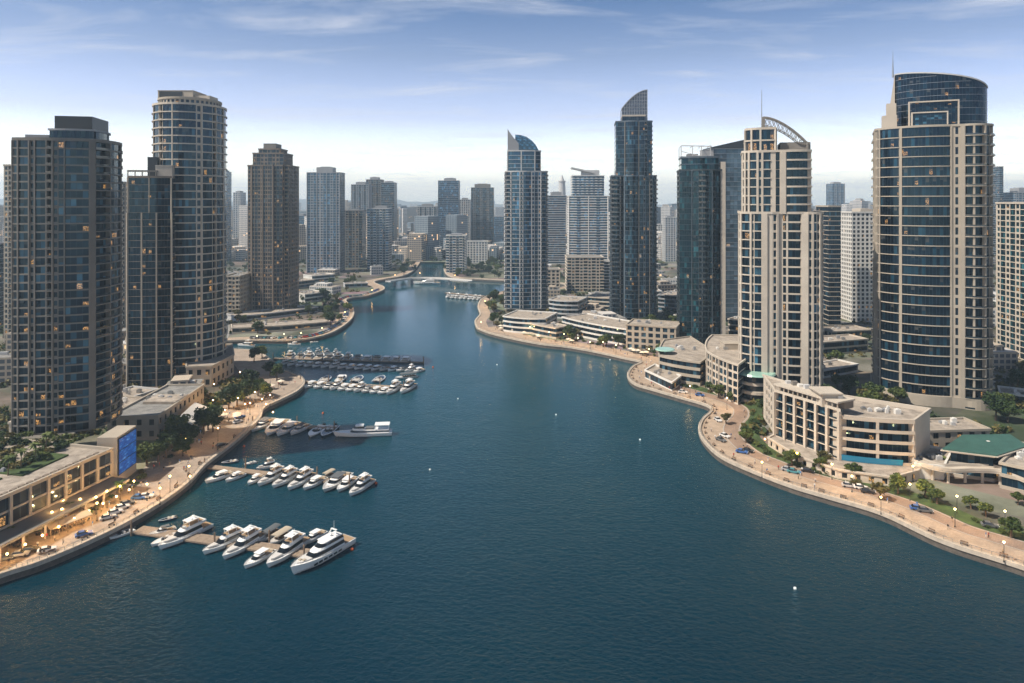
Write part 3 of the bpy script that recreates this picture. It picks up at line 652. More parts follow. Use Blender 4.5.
mb = MB(); mb.cyl(0, 0, z, z+28, W*.42, W*.36, 14); mb.cyl(0, 0, z+28, z+30, W*.42, W*.42, 14); mb.cyl(0, 0, z+30, z+41, W*.26, W*.05, 12); mb.obj('domed_lantern', 'palegrey', r)
# wide white tower R2
r, W, Yf = tower_root('banded_tower', 'wide white banded tower with a tilted roof blade, centre right background', 567, 608, 268, 34); n, h = nst(176, Yf, GZ, 3.7); d = 17
P, st = outline((-W/2, -d), [(W/2, -d, 1.5, 10, 'hhghhhhghh'), (W/2, d, 0, 6, 'h'), (-W/2, d, 0, 6, 'w'), (-W/2, -d, 0, 6, 'h')])
z = section(r, P, st, 0, int(n*.78), h, 'white', 'g_blue', cfg=dict(sill=1.1), piers=(0, 5, 10), pw=1.2)
P2, s2 = rectline(W*.82, 28, 'hg', 'h'); z = section(r, P2, s2, z, n-int(n*.78), h, 'white', 'g_blue')
mb = MB(); mb.prism([(-W*.42, -13), (W*.15, -13), (W*.15, 9), (-W*.42, 9)], [z+11, z+4, z+4, z+11], [z+13, z+6, z+6, z+13]); mb.box(-W*.15, W*.3, -8, 8, z, z+9); mb.obj('roof_blade', 'palegrey', r)
simple_tower('cream banded podium block under the wide white tower', 565, 604, 258, 292, 30, 'hw', 'h', 'cream', 'g_left', name='podium_block', h0=3.4)
simple_tower('small white banded block with dark dome in front of the cream podium', 594, 612, 262, 289, 22, 'h', 'h', 'white', 'g_left', name='apartment_block', h0=3.4)
simple_tower('plain beige block right behind the sail-topped tower base', 546, 560, 270, 294, 20, 'w', 'h', 'cream', 'g_left', name='apartment_block')
# --- R1 sail-topped blue tower
r, W, Yf = tower_root('sail_top_tower', 'blue glass tower with pale frames and a curved sail-shaped top on the centre right headland', 505, 548, 309, 32, 5); d = 16
n, h = nst(172, Yf, 5, 3.6)
P, st = outline((-W/2, -d+2), [(-W*.36, -d, 0, 2, 'Bb'), (W*.12, -d, 1.6, 7, 'gggbggg'), (W*.34, -d+1.5, 0, 3, 'wgw'), (W*.5, -d+5, .5, 3, 'bbb'), (W*.5, d, 0, 7, 'bw'), (-W/2, d, 0, 8, 'w'), (-W/2, -d+2, 0, 8, 'bw')])
z = section(r, P, st, 0, n, h, 'palegrey', 'g_blue', cfg=dict(ts=.35, so=.1, bo=.7), piers=(0, 2, 5, 6, 9, 12), pw=.8, pmat='palegrey')
P2, s2 = outline((-W*.44, -d+3), [(W*.2, -d+2, 1.2, 6, 'g'), (W*.34, -d+5, 0, 2, 'g'), (W*.34, d-4, 0, 5, 'g'), (-W*.44, d-4, 0, 6, 'g'), (-W*.44, -d+3, 0, 5, 'g')])
z2 = section(r, P2, s2, z, 5, h, 'palegrey', 'g_blue', cfg=dict(ts=.3, so=.1), piers=(0, 3, 6), pw=.9)
def sail(root, xs, z0, tops, y0, y1, m, name='roof_sail', th=.8):
    mb = MB(); n_ = len(xs)
    for yy in (y0, y1):
        for i in range(n_-1): mb.prism([(xs[i], yy), (xs[i+1], yy), (xs[i+1], yy+th), (xs[i], yy+th)], z0, [tops[i], tops[i+1], tops[i+1], tops[i]])
    for i in range(n_-1): mb.prism([(xs[i], y0+th+.01), (xs[i+1], y0+th+.01), (xs[i+1], y1-.01), (xs[i], y1-.01)], [tops[i]-1.2, tops[i+1]-1.2, tops[i+1]-1.2, tops[i]-1.2], [tops[i]-.1, tops[i+1]-.1, tops[i+1]-.1, tops[i]-.1])
    return mb.obj(name, m, root)
zz = zt(128, Yf)-5
sail(r, [-W*.44, -W*.40, -W*.30, -W*.18], z2, [zz, zz-3, zz-8, zz-13], -d+3.5, -d+7, 'grey')
sail(r, [-W*.26, -W*.12, 0, W*.12, W*.22, W*.29, W*.335], z2-.5, [max(z2+1.3, q_) for q_ in (zz-5, zz-5.5, zz-7, zz-10, zz-14, zz-19, zz-25)], -d+7.5, d-6, 'g_blue')
z3 = zz-4
# --- R3 tall navy tower with lattice crown
r, W, Yf = tower_root('lattice_crown_tower', 'tallest slender navy glass tower topped by a curved lattice crown', 610, 657, 322, 30, rot=-6); d = 16
n, h = nst(122, Yf, GZ, 3.6)
P, st = outline((-W/2, -d+1), [(-W*.30, -d+.5, .5, 3, 'bbb'), (-W*.24, -d+1.5, 0, 1, 'n'), (-W*.20, -d, 0, 1, 's'), (W*.10, -d-.5, 2.2, 7, 'g'), (W*.34, -d+1, .8, 5, 'ggwgg'), (W*.5, -d+4, .4, 3, 'bgb'), (W*.5, d, 0, 8, 'gggb'), (-W/2, d, 0, 6, 'w'), (-W/2, -d+1, 0, 8, 'bg')])
z = section(r, P, st, 0, n-12, h, 'bluemetal', 'g_navy', 'g_plain', cfg=dict(ts=.3, so=.12, bo=.9, rail=.9), piers=(3, 12, 17), pw=.6, pmat='taupe', roof='roofgrey')
P2, s2 = outline((-W*.40, -d+1.5), [(-W*.2, -d+.5, 0, 2, 'g'), (W*.10, -d-.3, 2.0, 6, 'g'), (W*.40, -d+2, .8, 5, 'ggb'), (W*.40, d-2, 0, 7, 'gb'), (-W*.40, d-2, 0, 6, 'g'), (-W*.40, -d+1.5, 0, 6, 'g')])
z = section(r, P2, s2, z, 12, h, 'bluemetal', 'g_navy', 'g_plain', cfg=dict(ts=.3, so=.12, bo=.8, rail=.9), roof='roofgrey', piers=(2, 8), pw=.6, pmat='taupe')
P2, s2 = rectline(W*.5, 22, 'g', 'g'); z = section(r, P2, s2, z, 1, 5, 'cream', 'g_navy', parapet=1.2)
mb = MB(); zt3 = zt(91, Yf+10)-GZ; xa, xb = -W*.26, W*.30; zb = z-4
def lat(u): return zb+ (zt3-zb)*(0.42+.58*(1-(1-u)**1.8))
for yy in (-d+6, d-8):
    for k in range(11):
        u = k/10; x = xa+(xb-xa)*u; mb.bar((x, yy, zb), (x, yy, lat(u)), .45 if k in (0, 10) else .22)
        if k < 10: x2 = xa+(xb-xa)*(k+1)/10; mb.bar((x, yy, lat(u)), (x2, yy, lat((k+1)/10)), .6)
    for q in range(1, 9):
        zq = zb+(zt3-zb)*q/9; us = [k/20 for k in range(21) if lat(k/20) >= zq]
        if us: mb.bar((xa+(xb-xa)*us[0], yy, zq), (xb, yy, zq), .2)
for k in range(0, 11, 2): x = xa+(xb-xa)*k/10; mb.bar((x, -d+6, lat(k/10)), (x, d-8, lat(k/10)), .35)
mb.obj('lattice_crown', 'grey', r)
gm_ = mat('crown_veil_glass', (.07, .10, .14), .2); gm_.node_tree.nodes['Principled BSDF'].inputs['Alpha'].default_value = .75
mb = MB()
for k in range(10):
    x, x2 = xa+(xb-xa)*k/10, xa+(xb-xa)*(k+1)/10; mb.prism([(x, -d+6.4), (x2, -d+6.4), (x2, -d+6.5), (x, -d+6.5)], zb, [lat(k/10), lat((k+1)/10), lat((k+1)/10), lat(k/10)])
mb.obj('crown_glass', gm_, r)
# --- R4 dark teal tower
r, W, Yf = tower_root('teal_tower', 'dark teal glass tower with an open roof frame, in front of the grey slab tower', 677, 724, 350, 28, rot=-10); d = 14
n, h = nst(160, Yf, GZ, 3.55)
P, st = outline((-W/2, -d), [(-W*.22, -d-.4, .2, 3, 'g'), (W*.38, -d, 2.0, 8, 'ggBbbgbg'), (W*.5, -d+2, 0, 1, 'n'), (W*.5, d, 0, 7, 'ggbgb'), (-W/2, d, 0, 5, 'w'), (-W/2, -d, 0, 7, 'gb')])
z = section(r, P, st, 0, n-2, h, 'darkband', 'g_teal', 'g_plain', cfg=dict(ts=.3, so=.12, rail=.9), piers=(3, 6, 9), pw=.35, pd=.4, pmat='bluemetal')
P2, s2 = outline((-W*.46, -d+1), [(W*.4, -d+1, 2.0, 8, 'g'), (W*.46, d-2, 0, 6, 'g'), (-W*.46, d-2, 0, 5, 'g'), (-W*.46, -d+1, 0, 6, 'g')])
z = section(r, P2, s2, z, 2, h*1.2, 'bluemetal', 'g_teal', cfg=dict(ts=.4, so=.3))
mb = MB(); hf = 8.2
for x in (-W*.46, -W*.2, 0, W*.2): mb.bar((x, -d+1, z), (x, -d+1, z+hf*(1 if x < -W*.4 else .95)), .5); mb.bar((x, -d+1, z+hf), (x, d-4, z+hf), .3)
mb.bar((-W*.46, -d+1, z+hf), (W*.24, -d+1, z+hf*.92), .6); mb.bar((-W*.46, -d+1, z+hf*.55), (0, -d+1, z+1), .4); mb.bar((-W*.46, d-4, z), (-W*.46, d-4, z+hf), .5)
mb.obj('open_roof_frame', 'palegrey', r); roof_plant(r, [(W*.02, W*.3, -6, 5, 5.5), (-W*.3, -W*.05, -3, 6, 3)], z, 'grey')
mb = MB(); mb.box(W*.43, W*.54, -d+1, -d+5, -z*.0, z-2.6); mb.obj('side_shaft', 'cream', r)
# --- R5 grey slab behind
r, W, Yf = tower_root('grey_slab_tower', 'smooth grey glass slab tower with a sloping top behind the teal tower', 703, 747, 322, 24); n, h = nst(149, Yf, GZ, 3.7); d = 12
P, st = rectline(W, 24, 'g', 'g', bw=4); z = section(r, P, st, 0, n, h, 'grey', 'g_grey', cfg=dict(ts=.22, so=.02), parapet=.3)
mb = MB(); zr = zt(139, Yf)-GZ; mb.prism([(-W/2, -d), (W/2, -d), (W/2, d), (-W/2, d)], z+.4, [z+1.5, zr, zr, z+1.5]); mb.obj('sloping_top', 'darkmetal', r)
# --- R6 beige tower with arch crown
r, W, Yf = tower_root('arch_crown_tower', 'beige stone tower with rounded bays, a sloping truss arch and a roof mast', 738, 824, 405, 30, rot=-17); d = 15
zs = zt(214, Yf)-GZ; nl = 21; h = zs/nl
P, st = outline((-W/2, -d+5), [(-W*.5, -d+4, 0, 1, 's'), (-W*.22, -d-.6, 1.6, 7, 'wgggwgg'), (-W*.10, -d-.6, 0, 2, 'ps'), (W*.02, -d+.6, 0, 2, 'ws'), (W*.24, -d+.6, .3, 4, 'Bbbb'), (W*.32, -d+.2, 0, 1, 'p'), (W*.5, -d+3, .8, 4, 'wgwb'), (W*.5, d, .6, 8, 'wbwbww'), (-W/2, d, 0, 8, 'w'), (-W/2, -d+5, 0, 6, 'w')])
C6 = dict(ts=.55, so=.45, bo=.45, rail=.45, pw=.22, sill=.8)
z = section(r, P, st, 0, nl, h, 'cream', 'g_navy', 'cream', cfg=C6, piers=(2, 5, 8, 11, 13, 18, 20), pw=.9, pd=.6, roof='rooftan')
P2, s2 = outline((-W*.46, -d+5), [(-W*.46, -d+4, 0, 1, 's'), (-W*.22, -d, 1.2, 5, 'wgggw'), (-W*.12, -d, 0, 1, 'g'), (W*.0, -d, 0, 2, 'sn'), (W*.06, -d, 0, 1, 'p'), (W*.36, -d+2, 1, 5, 'Bbbbb'), (W*.40, d-4, 0, 6, 'wbw'), (-W*.46, d-4, 0, 7, 'w'), (-W*.46, -d+5, 0, 5, 'w')])
zs2 = zt(152, Yf)-GZ; n2 = 7; h2 = (zs2-z)/n2
z = section(r, P2, s2, z, n2, h2, 'cream', 'g_navy', 'cream', cfg=C6, piers=(2, 3, 5, 6, 9), pw=1.0, pd=.6, roof='rooftan')
P3, s3 = outline((-W*.42, -d+5), [(-W*.24, -d+1, 1.0, 4, 'g'), (-W*.06, -d+1, 0, 2, 'g'), (-W*.04, 4, 0, 4, 'g'), (-W*.42, 4, 0, 4, 'g'), (-W*.42, -d+5, 0, 3, 'g')])
z3 = section(r, P3, s3, z, 2, 5.6, 'cream', 'g_navy', cfg=dict(ts=.7, so=.5), piers=(0, 2, 4, 6), pw=.9)
P4, s4 = rectline(W*.42, 14, 'wg', 'w')
mb = MB(); mb.box(W*.0, W*.36, -d+5, d-6, z, z+5); mb.obj('plant_room', 'taupe', r)
mb = MB()
for yy in (-d+4.5, -d+10):
    pts = [(-W*.20+ (W*.52)*k/10, yy, z3+6.5-(k/10)**1.7*13) for k in range(11)]
    for a, b_ in zip(pts, pts[1:]): mb.bar(a, b_, .6)
    low = [(p[0], p[1], max(z+4, p[2]-4.2)) for p in pts]
    for a, b_ in zip(low, low[1:]): mb.bar(a, b_, .4)
    for k in range(10): mb.bar(pts[k], low[k+1], .25); mb.bar(low[k], pts[k+1], .25)
    mb.bar((W*.32, yy, z), (W*.32, yy, pts[-1][2]), 1.0); mb.bar((-W*.20, yy, z3), (-W*.20, yy, pts[0][2]), 1.4)
for k in range(0, 11): mb.bar((-W*.20+W*.52*k/10, -d+4.5, z3+6.5-(k/10)**1.7*13), (-W*.20+W*.52*k/10, -d+10, z3+6.5-(k/10)**1.7*13), .3)
mb.obj('truss_arch', 'taupe', r)
mb = MB(); mb.cyl(-W*.22, -d+5, z3, z3+20, .35, .1, 8); mb.obj('mast', 'steel', r)
mb = MB(); mb.cyl(-W*.30, -d-.5, 13.2, 13.9, 9.5, 9.0, 28); mb.obj('entrance_canopy', 'aqua', r)
mb = MB()
for k in range(3): mb.cyl(-W*.30, -d+1, k*4.2, k*4.2+1.4, 9.2-.2*k, None, 28)
mb.cyl(-W*.30, -d+1, 0, 12, 7.6, None, 24, mi=1); mb.obj('round_base', ['cream', 'g_plain'], r)
# --- R8 big dark tower with drum crown
r, W, Yf = tower_root('drum_crown_tower', 'huge dark glass tower with beige columns, curved glass drum crown and spire', 873, 996, 412, 34, rot=-25); d = 17
n, h = nst(127, Yf, GZ, 4.75)
P, st = outline((-W/2, -d+10), [(-W*.46, -d+6, .4, 3, 'wwg'), (-W*.30, -d+.4, .8, 4, 'gggg'), (-W*.28, -d+.2, 0, 1, 's'), (W*.14, -d+.2, 2.0, 9, 'g'), (W*.16, -d+.2, 0, 1, 's'), (W*.215, -d+.2, 0, 1, 'w'), (W*.255, -d+.2, 0, 1, 'p'), (W*.42, -d+1.5, 1.2, 5, 'Bbbbb'), (W*.5, -d+7, .6, 3, 'gbb'), (W*.5, d, 0, 8, 'wbb'), (-W/2, d, 0, 8, 'w'), (-W/2, -d+10, 0, 6, 'bw')])
C8 = dict(ts=.42, so=.4, bo=.9, bd=1.4, rail=.75, pw=.28, sill=1.0)
z = section(r, P, st, 0, n, h, 'beige', 'g_deep', 'g_plain', cfg=C8, piers=(0, 3, 8, 17, 22, 25), pw=.8, pd=.5, roof='rooftan', parapet=1.0)
# roof frames and stair block
mb = MB(); mb.box(-W*.44, -W*.31, -d+5, -d+13, z, z+7); mb.box(-W*.40, -W*.315, -d+6, -d+12, z+7, z+13); mb.obj('stair_block', 'cream', r)
mb = MB(); mb.box(-W*.16, W*.115, -d+1.5, -d+10, z, z+6.8); mb.obj('penthouse_glass', 'g_navy', r)
mb = MB()
for (x0, x1, yy, hh, th) in ((-W*.19, W*.12, -d+1.1, 7.0, .55), (-W*.21, W*.22, -d+4.2, 12.5, .6)):
    mb.box(x0, x0+th, yy, yy+3, z, z+hh); mb.box(x1-th, x1, yy, yy+3, z, z+hh); mb.box(x0+.01, x1-.01, yy+.02, yy+2.98, z+hh, z+hh+th)
mb.obj('roof_portal_frame', 'cream', r)
mb = MB(); mb.box(-W*.18, W*.215, -d+5.5, -d+7, z, z+13); mb.obj('portal_glass', 'g_deep', r)
mb = MB(); cp = MB(); K = 22; zhi, zlo = zt(70, Yf+8)-GZ, zt(89, Yf+8)-GZ
arc = []
for k in range(K+1):
    u = k/K; a = R(188+ 164*u); arc.append((W*.09+W*.405*math.cos(a), 2.5+11*math.sin(a), zhi-(zhi-zlo)*u**2.0))
back = [(W*.09+W*.405*math.cos(R(-8)), 10), (W*.09-W*.40, 10)]
uu = 0
for a, b_ in zip(arc, arc[1:]):
    l = math.hypot(b_[0]-a[0], b_[1]-a[1])
    mb.quad((a[0], a[1], z), (b_[0], b_[1], z), b_, a, ((uu, 0), (uu+l, 0), (uu+l, 6.9), (uu, 6.9))); uu += l
    cp.bar((a[0], a[1], a[2]+.2), (b_[0], b_[1], b_[2]+.2), .7, .6)
mb.quad((arc[-1][0], arc[-1][1], z), (*back[0], z), (*back[0], zlo), arc[-1]); mb.quad((*back[0], z), (*back[1], z), (*back[1], zhi), (*back[0], zlo)); mb.quad((*back[1], z), (arc[0][0], arc[0][1], z), arc[0], (*back[1], zhi))
mb.f.append(tuple(range(len(mb.v), len(mb.v)+len(arc)+2))); mb.v += [(a[0], a[1], a[2]-.3) for a in arc]+[(*back[0], zlo-.3), (*back[1], zhi-.3)]; mb.uv.append(None); mb.mi.append(0)
mb.obj('glass_drum', 'g_deep', r); cp.obj('drum_coping', 'palegrey', r)
mb = MB()
for q_ in range(1, 9):
    for a, b_ in zip(arc, arc[1:]):
        zz_ = z+q_*3.2
        if zz_ < b_[2]-1: mb.bar((a[0]*1.004, a[1]-.05, zz_), (b_[0]*1.004, b_[1]-.05, zz_), .12)
mb.obj('drum_transom', 'grey', r)
mb = MB(); q = arc[0]; mb.prism([(q[0]-2.2, q[1]-1), (q[0]-.1, q[1]-1), (q[0]-.1, q[1]+2), (q[0]-2.2, q[1]+2)], z, [z+13, zhi-.1, zhi-.1, z+13]); mb.obj('spire_fin', 'cream', r)
mb = MB(); mb.cyl(q[0]-.9, q[1], zhi-1, zhi+7, .5, .2, 8); mb.cyl(q[0]-.9, q[1], zhi+7, zhi+13, .18, .05, 6); mb.obj('spire', 'steel', r)
mb = MB()
Pb = [(p[0]*1.06, p[1]*1.05) for p in P]; mb.prism(Pb, 0, 5.0); mb.obj('stone_base', 'beige', r)
# --- towers on the right edge and in the gaps
r, W, z, Dp = simple_tower('pale tower with a glass top storey cut off by the right edge', 996, 1090, 204, 362, 30, 'wbw', 'wg', 'cream', 'g_teal', name='apartment_tower', h0=3.7, piers=(0, 3, 6, 9))
clutter(r, -W/2+3, W/2-5, -11, 9, z, 8, 3)
simple_tower('dark glass slab with beige rim between the beige tower and pale pink tower', 816, 841, 207, 330, 22, 'ggw', 'g', 'beige', 'g_deep', crown=0, cw=4)
simple_tower('pale pinkish apartment tower with a regular window grid behind the huge dark tower', 838, 874, 209, 322, 24, 'w', 'w', 'white', 'g_brown', crown=4, coff=.3, h0=3.3, cw=3.2, cmat='cream')
simple_tower('distant blue grey tower above the pale pink tower roof', 826, 845, 182, 244, 32, 'gw', 'g', 'grey', 'g_blue', crown=2)
simple_tower('distant dark tower right of the spired dark tower', 990, 1001, 166, 262, 28, 'g', 'g', 'grey', 'g_navy', crown=1)
simple_tower('distant grey stepped tower at the right edge above the pale one', 1001, 1040, 188, 262, 34, 'wh', 'h', 'grey', 'g_blue', crown=5, cwid=.5)
simple_tower('hazy slim tower between the lattice-crown and teal towers', 662, 676, 216, 262, 24, 'w', 'w', 'palegrey', 'g_blue', crown=2)
simple_tower('hazy tower left of the lattice-crown tower', 603, 612, 196, 252, 26, 'g', 'w', 'grey', 'g_blue', crown=2)
simple_tower('pale hazy tower left of the beige arch tower roof', 655, 668, 224, 252, 26, 'w', 'w', 'palegrey', 'g_left', crown=1)

# ------------------------------------------------------------------ low buildings near the water
def building(name, label, pts, z0, n, h, styles, wall, glass, rail=None, cfg={}, piers=(), pw=.7, roof='rooftan', parapet=.9, bw=4.0, pd=.5, base=None):
    """pts: ground corners in world coordinates, CCW; styles: one string per side; optional bulge tuple"""
    cx_ = sum(p[0] for p in pts)/len(pts); cy_ = sum(p[1] for p in pts)/len(pts)
    foot(cx_, cy_, max(math.hypot(p[0]-cx_, p[1]-cy_) for p in pts)*.8)
    r = thing(name, label, 'building', (cx_, cy_, z0)); segs = []
    Q = [(p[0]-cx_, p[1]-cy_) for p in pts]
    ar = sum(Q[i][0]*Q[(i+1) % len(Q)][1]-Q[(i+1) % len(Q)][0]*Q[i][1] for i in range(len(Q)))
    assert ar > 0, label
    for i in range(len(Q)):
        a, c = Q[i], Q[(i+1) % len(Q)]; l = math.hypot(c[0]-a[0], c[1]-a[1]); s = styles[i % len(styles)]; bl = 0
        if isinstance(s, tuple): s, bl = s
        segs.append((c[0], c[1], bl, max(1 if not bl else 6, round(l/bw)), s))
    P, st = outline(Q[0], segs); z = section(r, P, st, 0, n, h, wall, glass, rail or 'rail', cfg=cfg, piers=piers, pw=pw, pd=pd, roof=roof, parapet=parapet)
    rq = min(math.hypot(p[0], p[1]) for p in Q)*.5; clutter(r, -rq, rq*.7, -rq*.6, rq*.6, z+.05, 5, int(abs(pts[0][0])))
    return r, z, Q, P
def back(a, b_, D1, D2=None):
    """quad with front edge a-b and depth D away from the camera, CCW"""
    v = Vector((b_[0]-a[0], b_[1]-a[1])).normalized(); nn = Vector((-v.y, v.x)); D2 = D1 if D2 is None else D2
    return [a, b_, (b_[0]+nn.x*D2, b_[1]+nn.y*D2), (a[0]+nn.x*D1, a[1]+nn.y*D1)]
# left podium with glazed two storey front
a, b_ = gp(-30, 545, 8), gp(112, 476, 8); v = Vector((b_[0]-a[0], b_[1]-a[1])); v.normalize()
a = (a[0]-v.x*25, a[1]-v.y*25)
pts = back(a, b_, 48, 48)
r, z, Q, P = building('podium_building', 'long left podium with big framed windows and a planted roof terrace under the taupe tower', pts, 8, 2, 4.2, ['g', 's', 's', 's'], 'beige', 'g_warm', cfg=dict(ts=.6, so=.3), bw=6.2, parapet=1.0, roof='rooftan', piers=tuple(range(0, 20)), pw=.9, pd=.45)
podz = 8+z
mb = MB(); Qa = [(Q[0][0]-v.y*-2.0, Q[0][1]-v.x*2.0), (Q[1][0]+v.y*2.0, Q[1][1]-v.x*2.0)]
nrm = Vector((v.y, -v.x))
def on(q, o): return (q[0]+nrm.x*o, q[1]+nrm.y*o)
mb.prism([on(Q[0], -3), on(Q[1], -3), Q[2], Q[3]], GZ-8, -.02); mb.obj('ground_floor', 'beige', r)
mb = MB(); mb.prism([on(Q[0], -.4), on(Q[0], 8.5), on(Q[1], 7.0), on(Q[1], -.4)], -1.0, -.25); mb.obj('street_canopy', 'taupe', r)
mb = MB()
ln = math.hypot(Q[1][0]-Q[0][0], Q[1][1]-Q[0][1])
for k in range(0, int(ln/7)):
    q = (Q[0][0]+v.x*k*7, Q[0][1]+v.y*k*7); p_ = on(q, 6.3); mb = MB(); mb.cyl(p_[0], p_[1], GZ-8, -1.0, .35, .35, 10); mb.obj('canopy_column', 'cream', r)
mb = MB(); A0, B0 = on(Q[0], -2.95), on(Q[1], -2.95); mb.quad((*A0, GZ-8+.2), (*B0, GZ-8+.2), (*B0, -1.2), (*A0, -1.2), ((0, 0), (ln, 0), (ln, .99), (0, .99))); mb.obj('shopfront', 'g_warm', r)
for (t0, t1, o0, o1) in ((.05, .30, 10, 22), (.33, .62, 12, 24), (.66, .9, 9, 18), (.1, .5, 27, 38)):
    p_ = lambda tt, oo: (Q[0][0]+(Q[1][0]-Q[0][0])*tt-nrm.x*oo, Q[0][1]+(Q[1][1]-Q[0][1])*tt-nrm.y*oo)
    mb = MB(); mb.prism([p_(t0, o0), p_(t1, o0+1), p_(t1, o1-1), p_(t0, o1)], z+.15, z+.55); mb.obj('planting_bed', 'grass', r)
mb = MB()
for k in range(26):
    tt = .02+.95*k/26; a_ = (Q[0][0]+(Q[1][0]-Q[0][0])*tt-nrm.x*1.6, Q[0][1]+(Q[1][1]-Q[0][1])*tt-nrm.y*1.6); mb.box(a_[0]-.5, a_[0]+.5, a_[1]-.9, a_[1]+.9, z+.15, z+.9)
mb.obj('terrace_seating', 'brown', r)
# big blue screen at the podium end
sa, sb = gp(119, 485), gp(136, 472); sb = (sa[0]+ (sb[0]-sa[0]), sa[1]+(sb[1]-sa[1])); vv = Vector((sb[0]-sa[0], sb[1]-sa[1])); sl_ = vv.length; 
r = thing('video_screen', 'tall blue video screen on a stone block at the end of the left podium', 'screen', (sa[0], sa[1], GZ), math.atan2(vv.y, vv.x)); foot(sa[0], sa[1], 12)
mb = MB(); mb.box(-.8, sl_+.8, .3, 7, 0, 16.5); mb.obj('stone_block', 'beige', r)
mb = MB(); mb.box(-.3, sl_+.3, 0, .28, 3.2, 15.8); mb.obj('screen_frame', 'darkmetal', r)
sm = D.materials.new('screen_image'); sm.use_nodes = True; t = sm.node_tree; b = t.nodes['Principled BSDF']; tcx = N(t, 'ShaderNodeTexCoord')
mpx = N(t, 'ShaderNodeMapping'); mpx.inputs['Scale'].default_value = (.35, .35, 1.3); L(t, tcx.outputs['Object'], mpx.inputs[0]); nx_ = N(t, 'ShaderNodeTexNoise', i_Scale=1.2, i_Detail=4.0, i_Roughness=.7); L(t, mpx.outputs[0], nx_.inputs['Vector'])
L(t, ramp(t, nx_.outputs['Fac'], [(.40, (.003, .04, .22)), (.52, (.006, .09, .40)), (.58, (.02, .2, .6)), (.66, (.25, .5, .9))]), b.inputs['Emission Color']); b.inputs['Emission Strength'].default_value = .5; b.inputs['Base Color'].default_value = (.01, .02, .05, 1); b.inputs['Roughness'].default_value = .3
sm.cycles.emission_sampling = 'NONE'
for k in range(3):
    mb = MB(); mb.box(.1, sl_-.1, -.08, -.005, 3.5+k*4.1, 3.5+k*4.1+3.75); mb.obj('screen_panel', sm, r)
# low buildings behind the screen
pts = back(gp(158, 440), gp(204, 405), 20, 17)
r, z, Q, P = building('restaurant_hall', 'low grey roofed hall with arched side windows behind the left promenade trees', pts, GZ, 2, 4.6, ['w', 'w', 's', 'w'], 'beige', 'g_warm', bw=5, roof='roofgrey', cfg=dict(pw=.3, sill=1.4, head=.8))
mb = MB(); mb.box(Q[0][0]*.1-6, Q[0][0]*.1+8, -6, 6, z+.2, z+1.2); mb.obj('raised_roof_light', 'rooftan', r); clutter(r, -10, 8, -3, 10, z, 4, 21)
pts = back(gp(150, 436), gp(175, 418), 26, 26); pts = [(p[0]-30, p[1]-2) for p in pts]
building('low_pavilion', 'flat cream pavilion between the screen and the grey roofed hall', pts, GZ, 1, 6, ['w', 's', 's', 's'], 'cream', 'g_warm')
mb = MB(); q0, q1 = gp(184, 436), gp(203, 416); vv = Vector((q1[0]-q0[0], q1[1]-q0[1])).normalized(); nn = Vector((vv.y, -vv.x))
r = thing('white_awning', 'white pitched awning on the promenade side of the grey roofed hall', 'awning', (q0[0], q0[1], GZ), math.atan2(vv.y, vv.x)); ll = math.hypot(q1[0]-q0[0], q1[1]-q0[1])
mb = MB(); mb.prism([(0, -2.5), (ll, -2.5), (ll, 3.5), (0, 3.5)], [3.6, 3.6, 6.3, 6.3], [3.75, 3.75, 6.5, 6.5]); mb.obj('awning_cloth', 'white', r)
for x in (0.2, ll/2, ll-.2): mb = MB(); mb.cyl(x, -2.3, 0, 3.6, .1); mb.obj('post', 'steel', r)
for (x0, y0, x1, y1, dp, n_, lb, w_) in ((118, 428, 146, 416, 14, 2, 'small tan two storey block behind the blue screen', 'beige'), (128, 408, 158, 398, 16, 1, 'low white roofed kitchen block behind the grey roofed hall', 'palegrey'), (100, 414, 118, 408, 12, 3, 'narrow cream block wedged beside the massive taupe tower', 'cream')):
    building('service_block', lb, back(gp(x0, y0), gp(x1, y1), dp), GZ, n_, 3.8, ['w', 'w', 's', 's'], w_, 'g_warm', bw=4)
# podium of the round tower
pts = [gp(186, 388), gp(212, 387), gp(234, 374), gp(232, 362), gp(188, 362)]
building('tower_podium', 'beige arcaded podium at the foot of the round tower', pts, GZ, 2, 5.2, ['w', 'w', 'w', 's', 's'], 'beige', 'g_warm', bw=5, cfg=dict(pw=.25, sill=1.2, head=1.2))
# left headland terraces
for i, (x0, y0, x1, y1, dp, n_, w_, lb, bl) in enumerate([
        (232, 334, 330, 327, 16, 1, 'cream', 'long low curved terrace deck on the left headland quay', 4), (236, 322, 318, 312, 18, 1, 'palegrey', 'upper curved terrace with a pale rim on the left headland', 3),
        (240, 312, 262, 311, 14, 2, 'cream', 'small cream drum pavilion below the brown stepped tower', 2), (305, 303, 326, 300, 20, 2, 'white', 'white stacked terrace block on the left headland tip', 1),
        (289, 290, 315, 287, 22, 2, 'beige', 'low tan hall behind the left headland trees', 0), (312, 283, 335, 281, 22, 2, 'white', 'bright white low building beyond the left headland', 0),
        (345, 288, 368, 287, 14, 1, 'palegrey', 'flat pale boathouse roof on the far left point', 0)]):
    pts = back(gp(x0, y0), gp(x1, y1), dp)
    building('terrace_building', lb, pts, GZ, n_, 3.8, [('h', bl), 'h', 's', 's'], w_, 'g_warm' if i < 3 else 'g_left', bw=5, cfg=dict(sill=1.1))
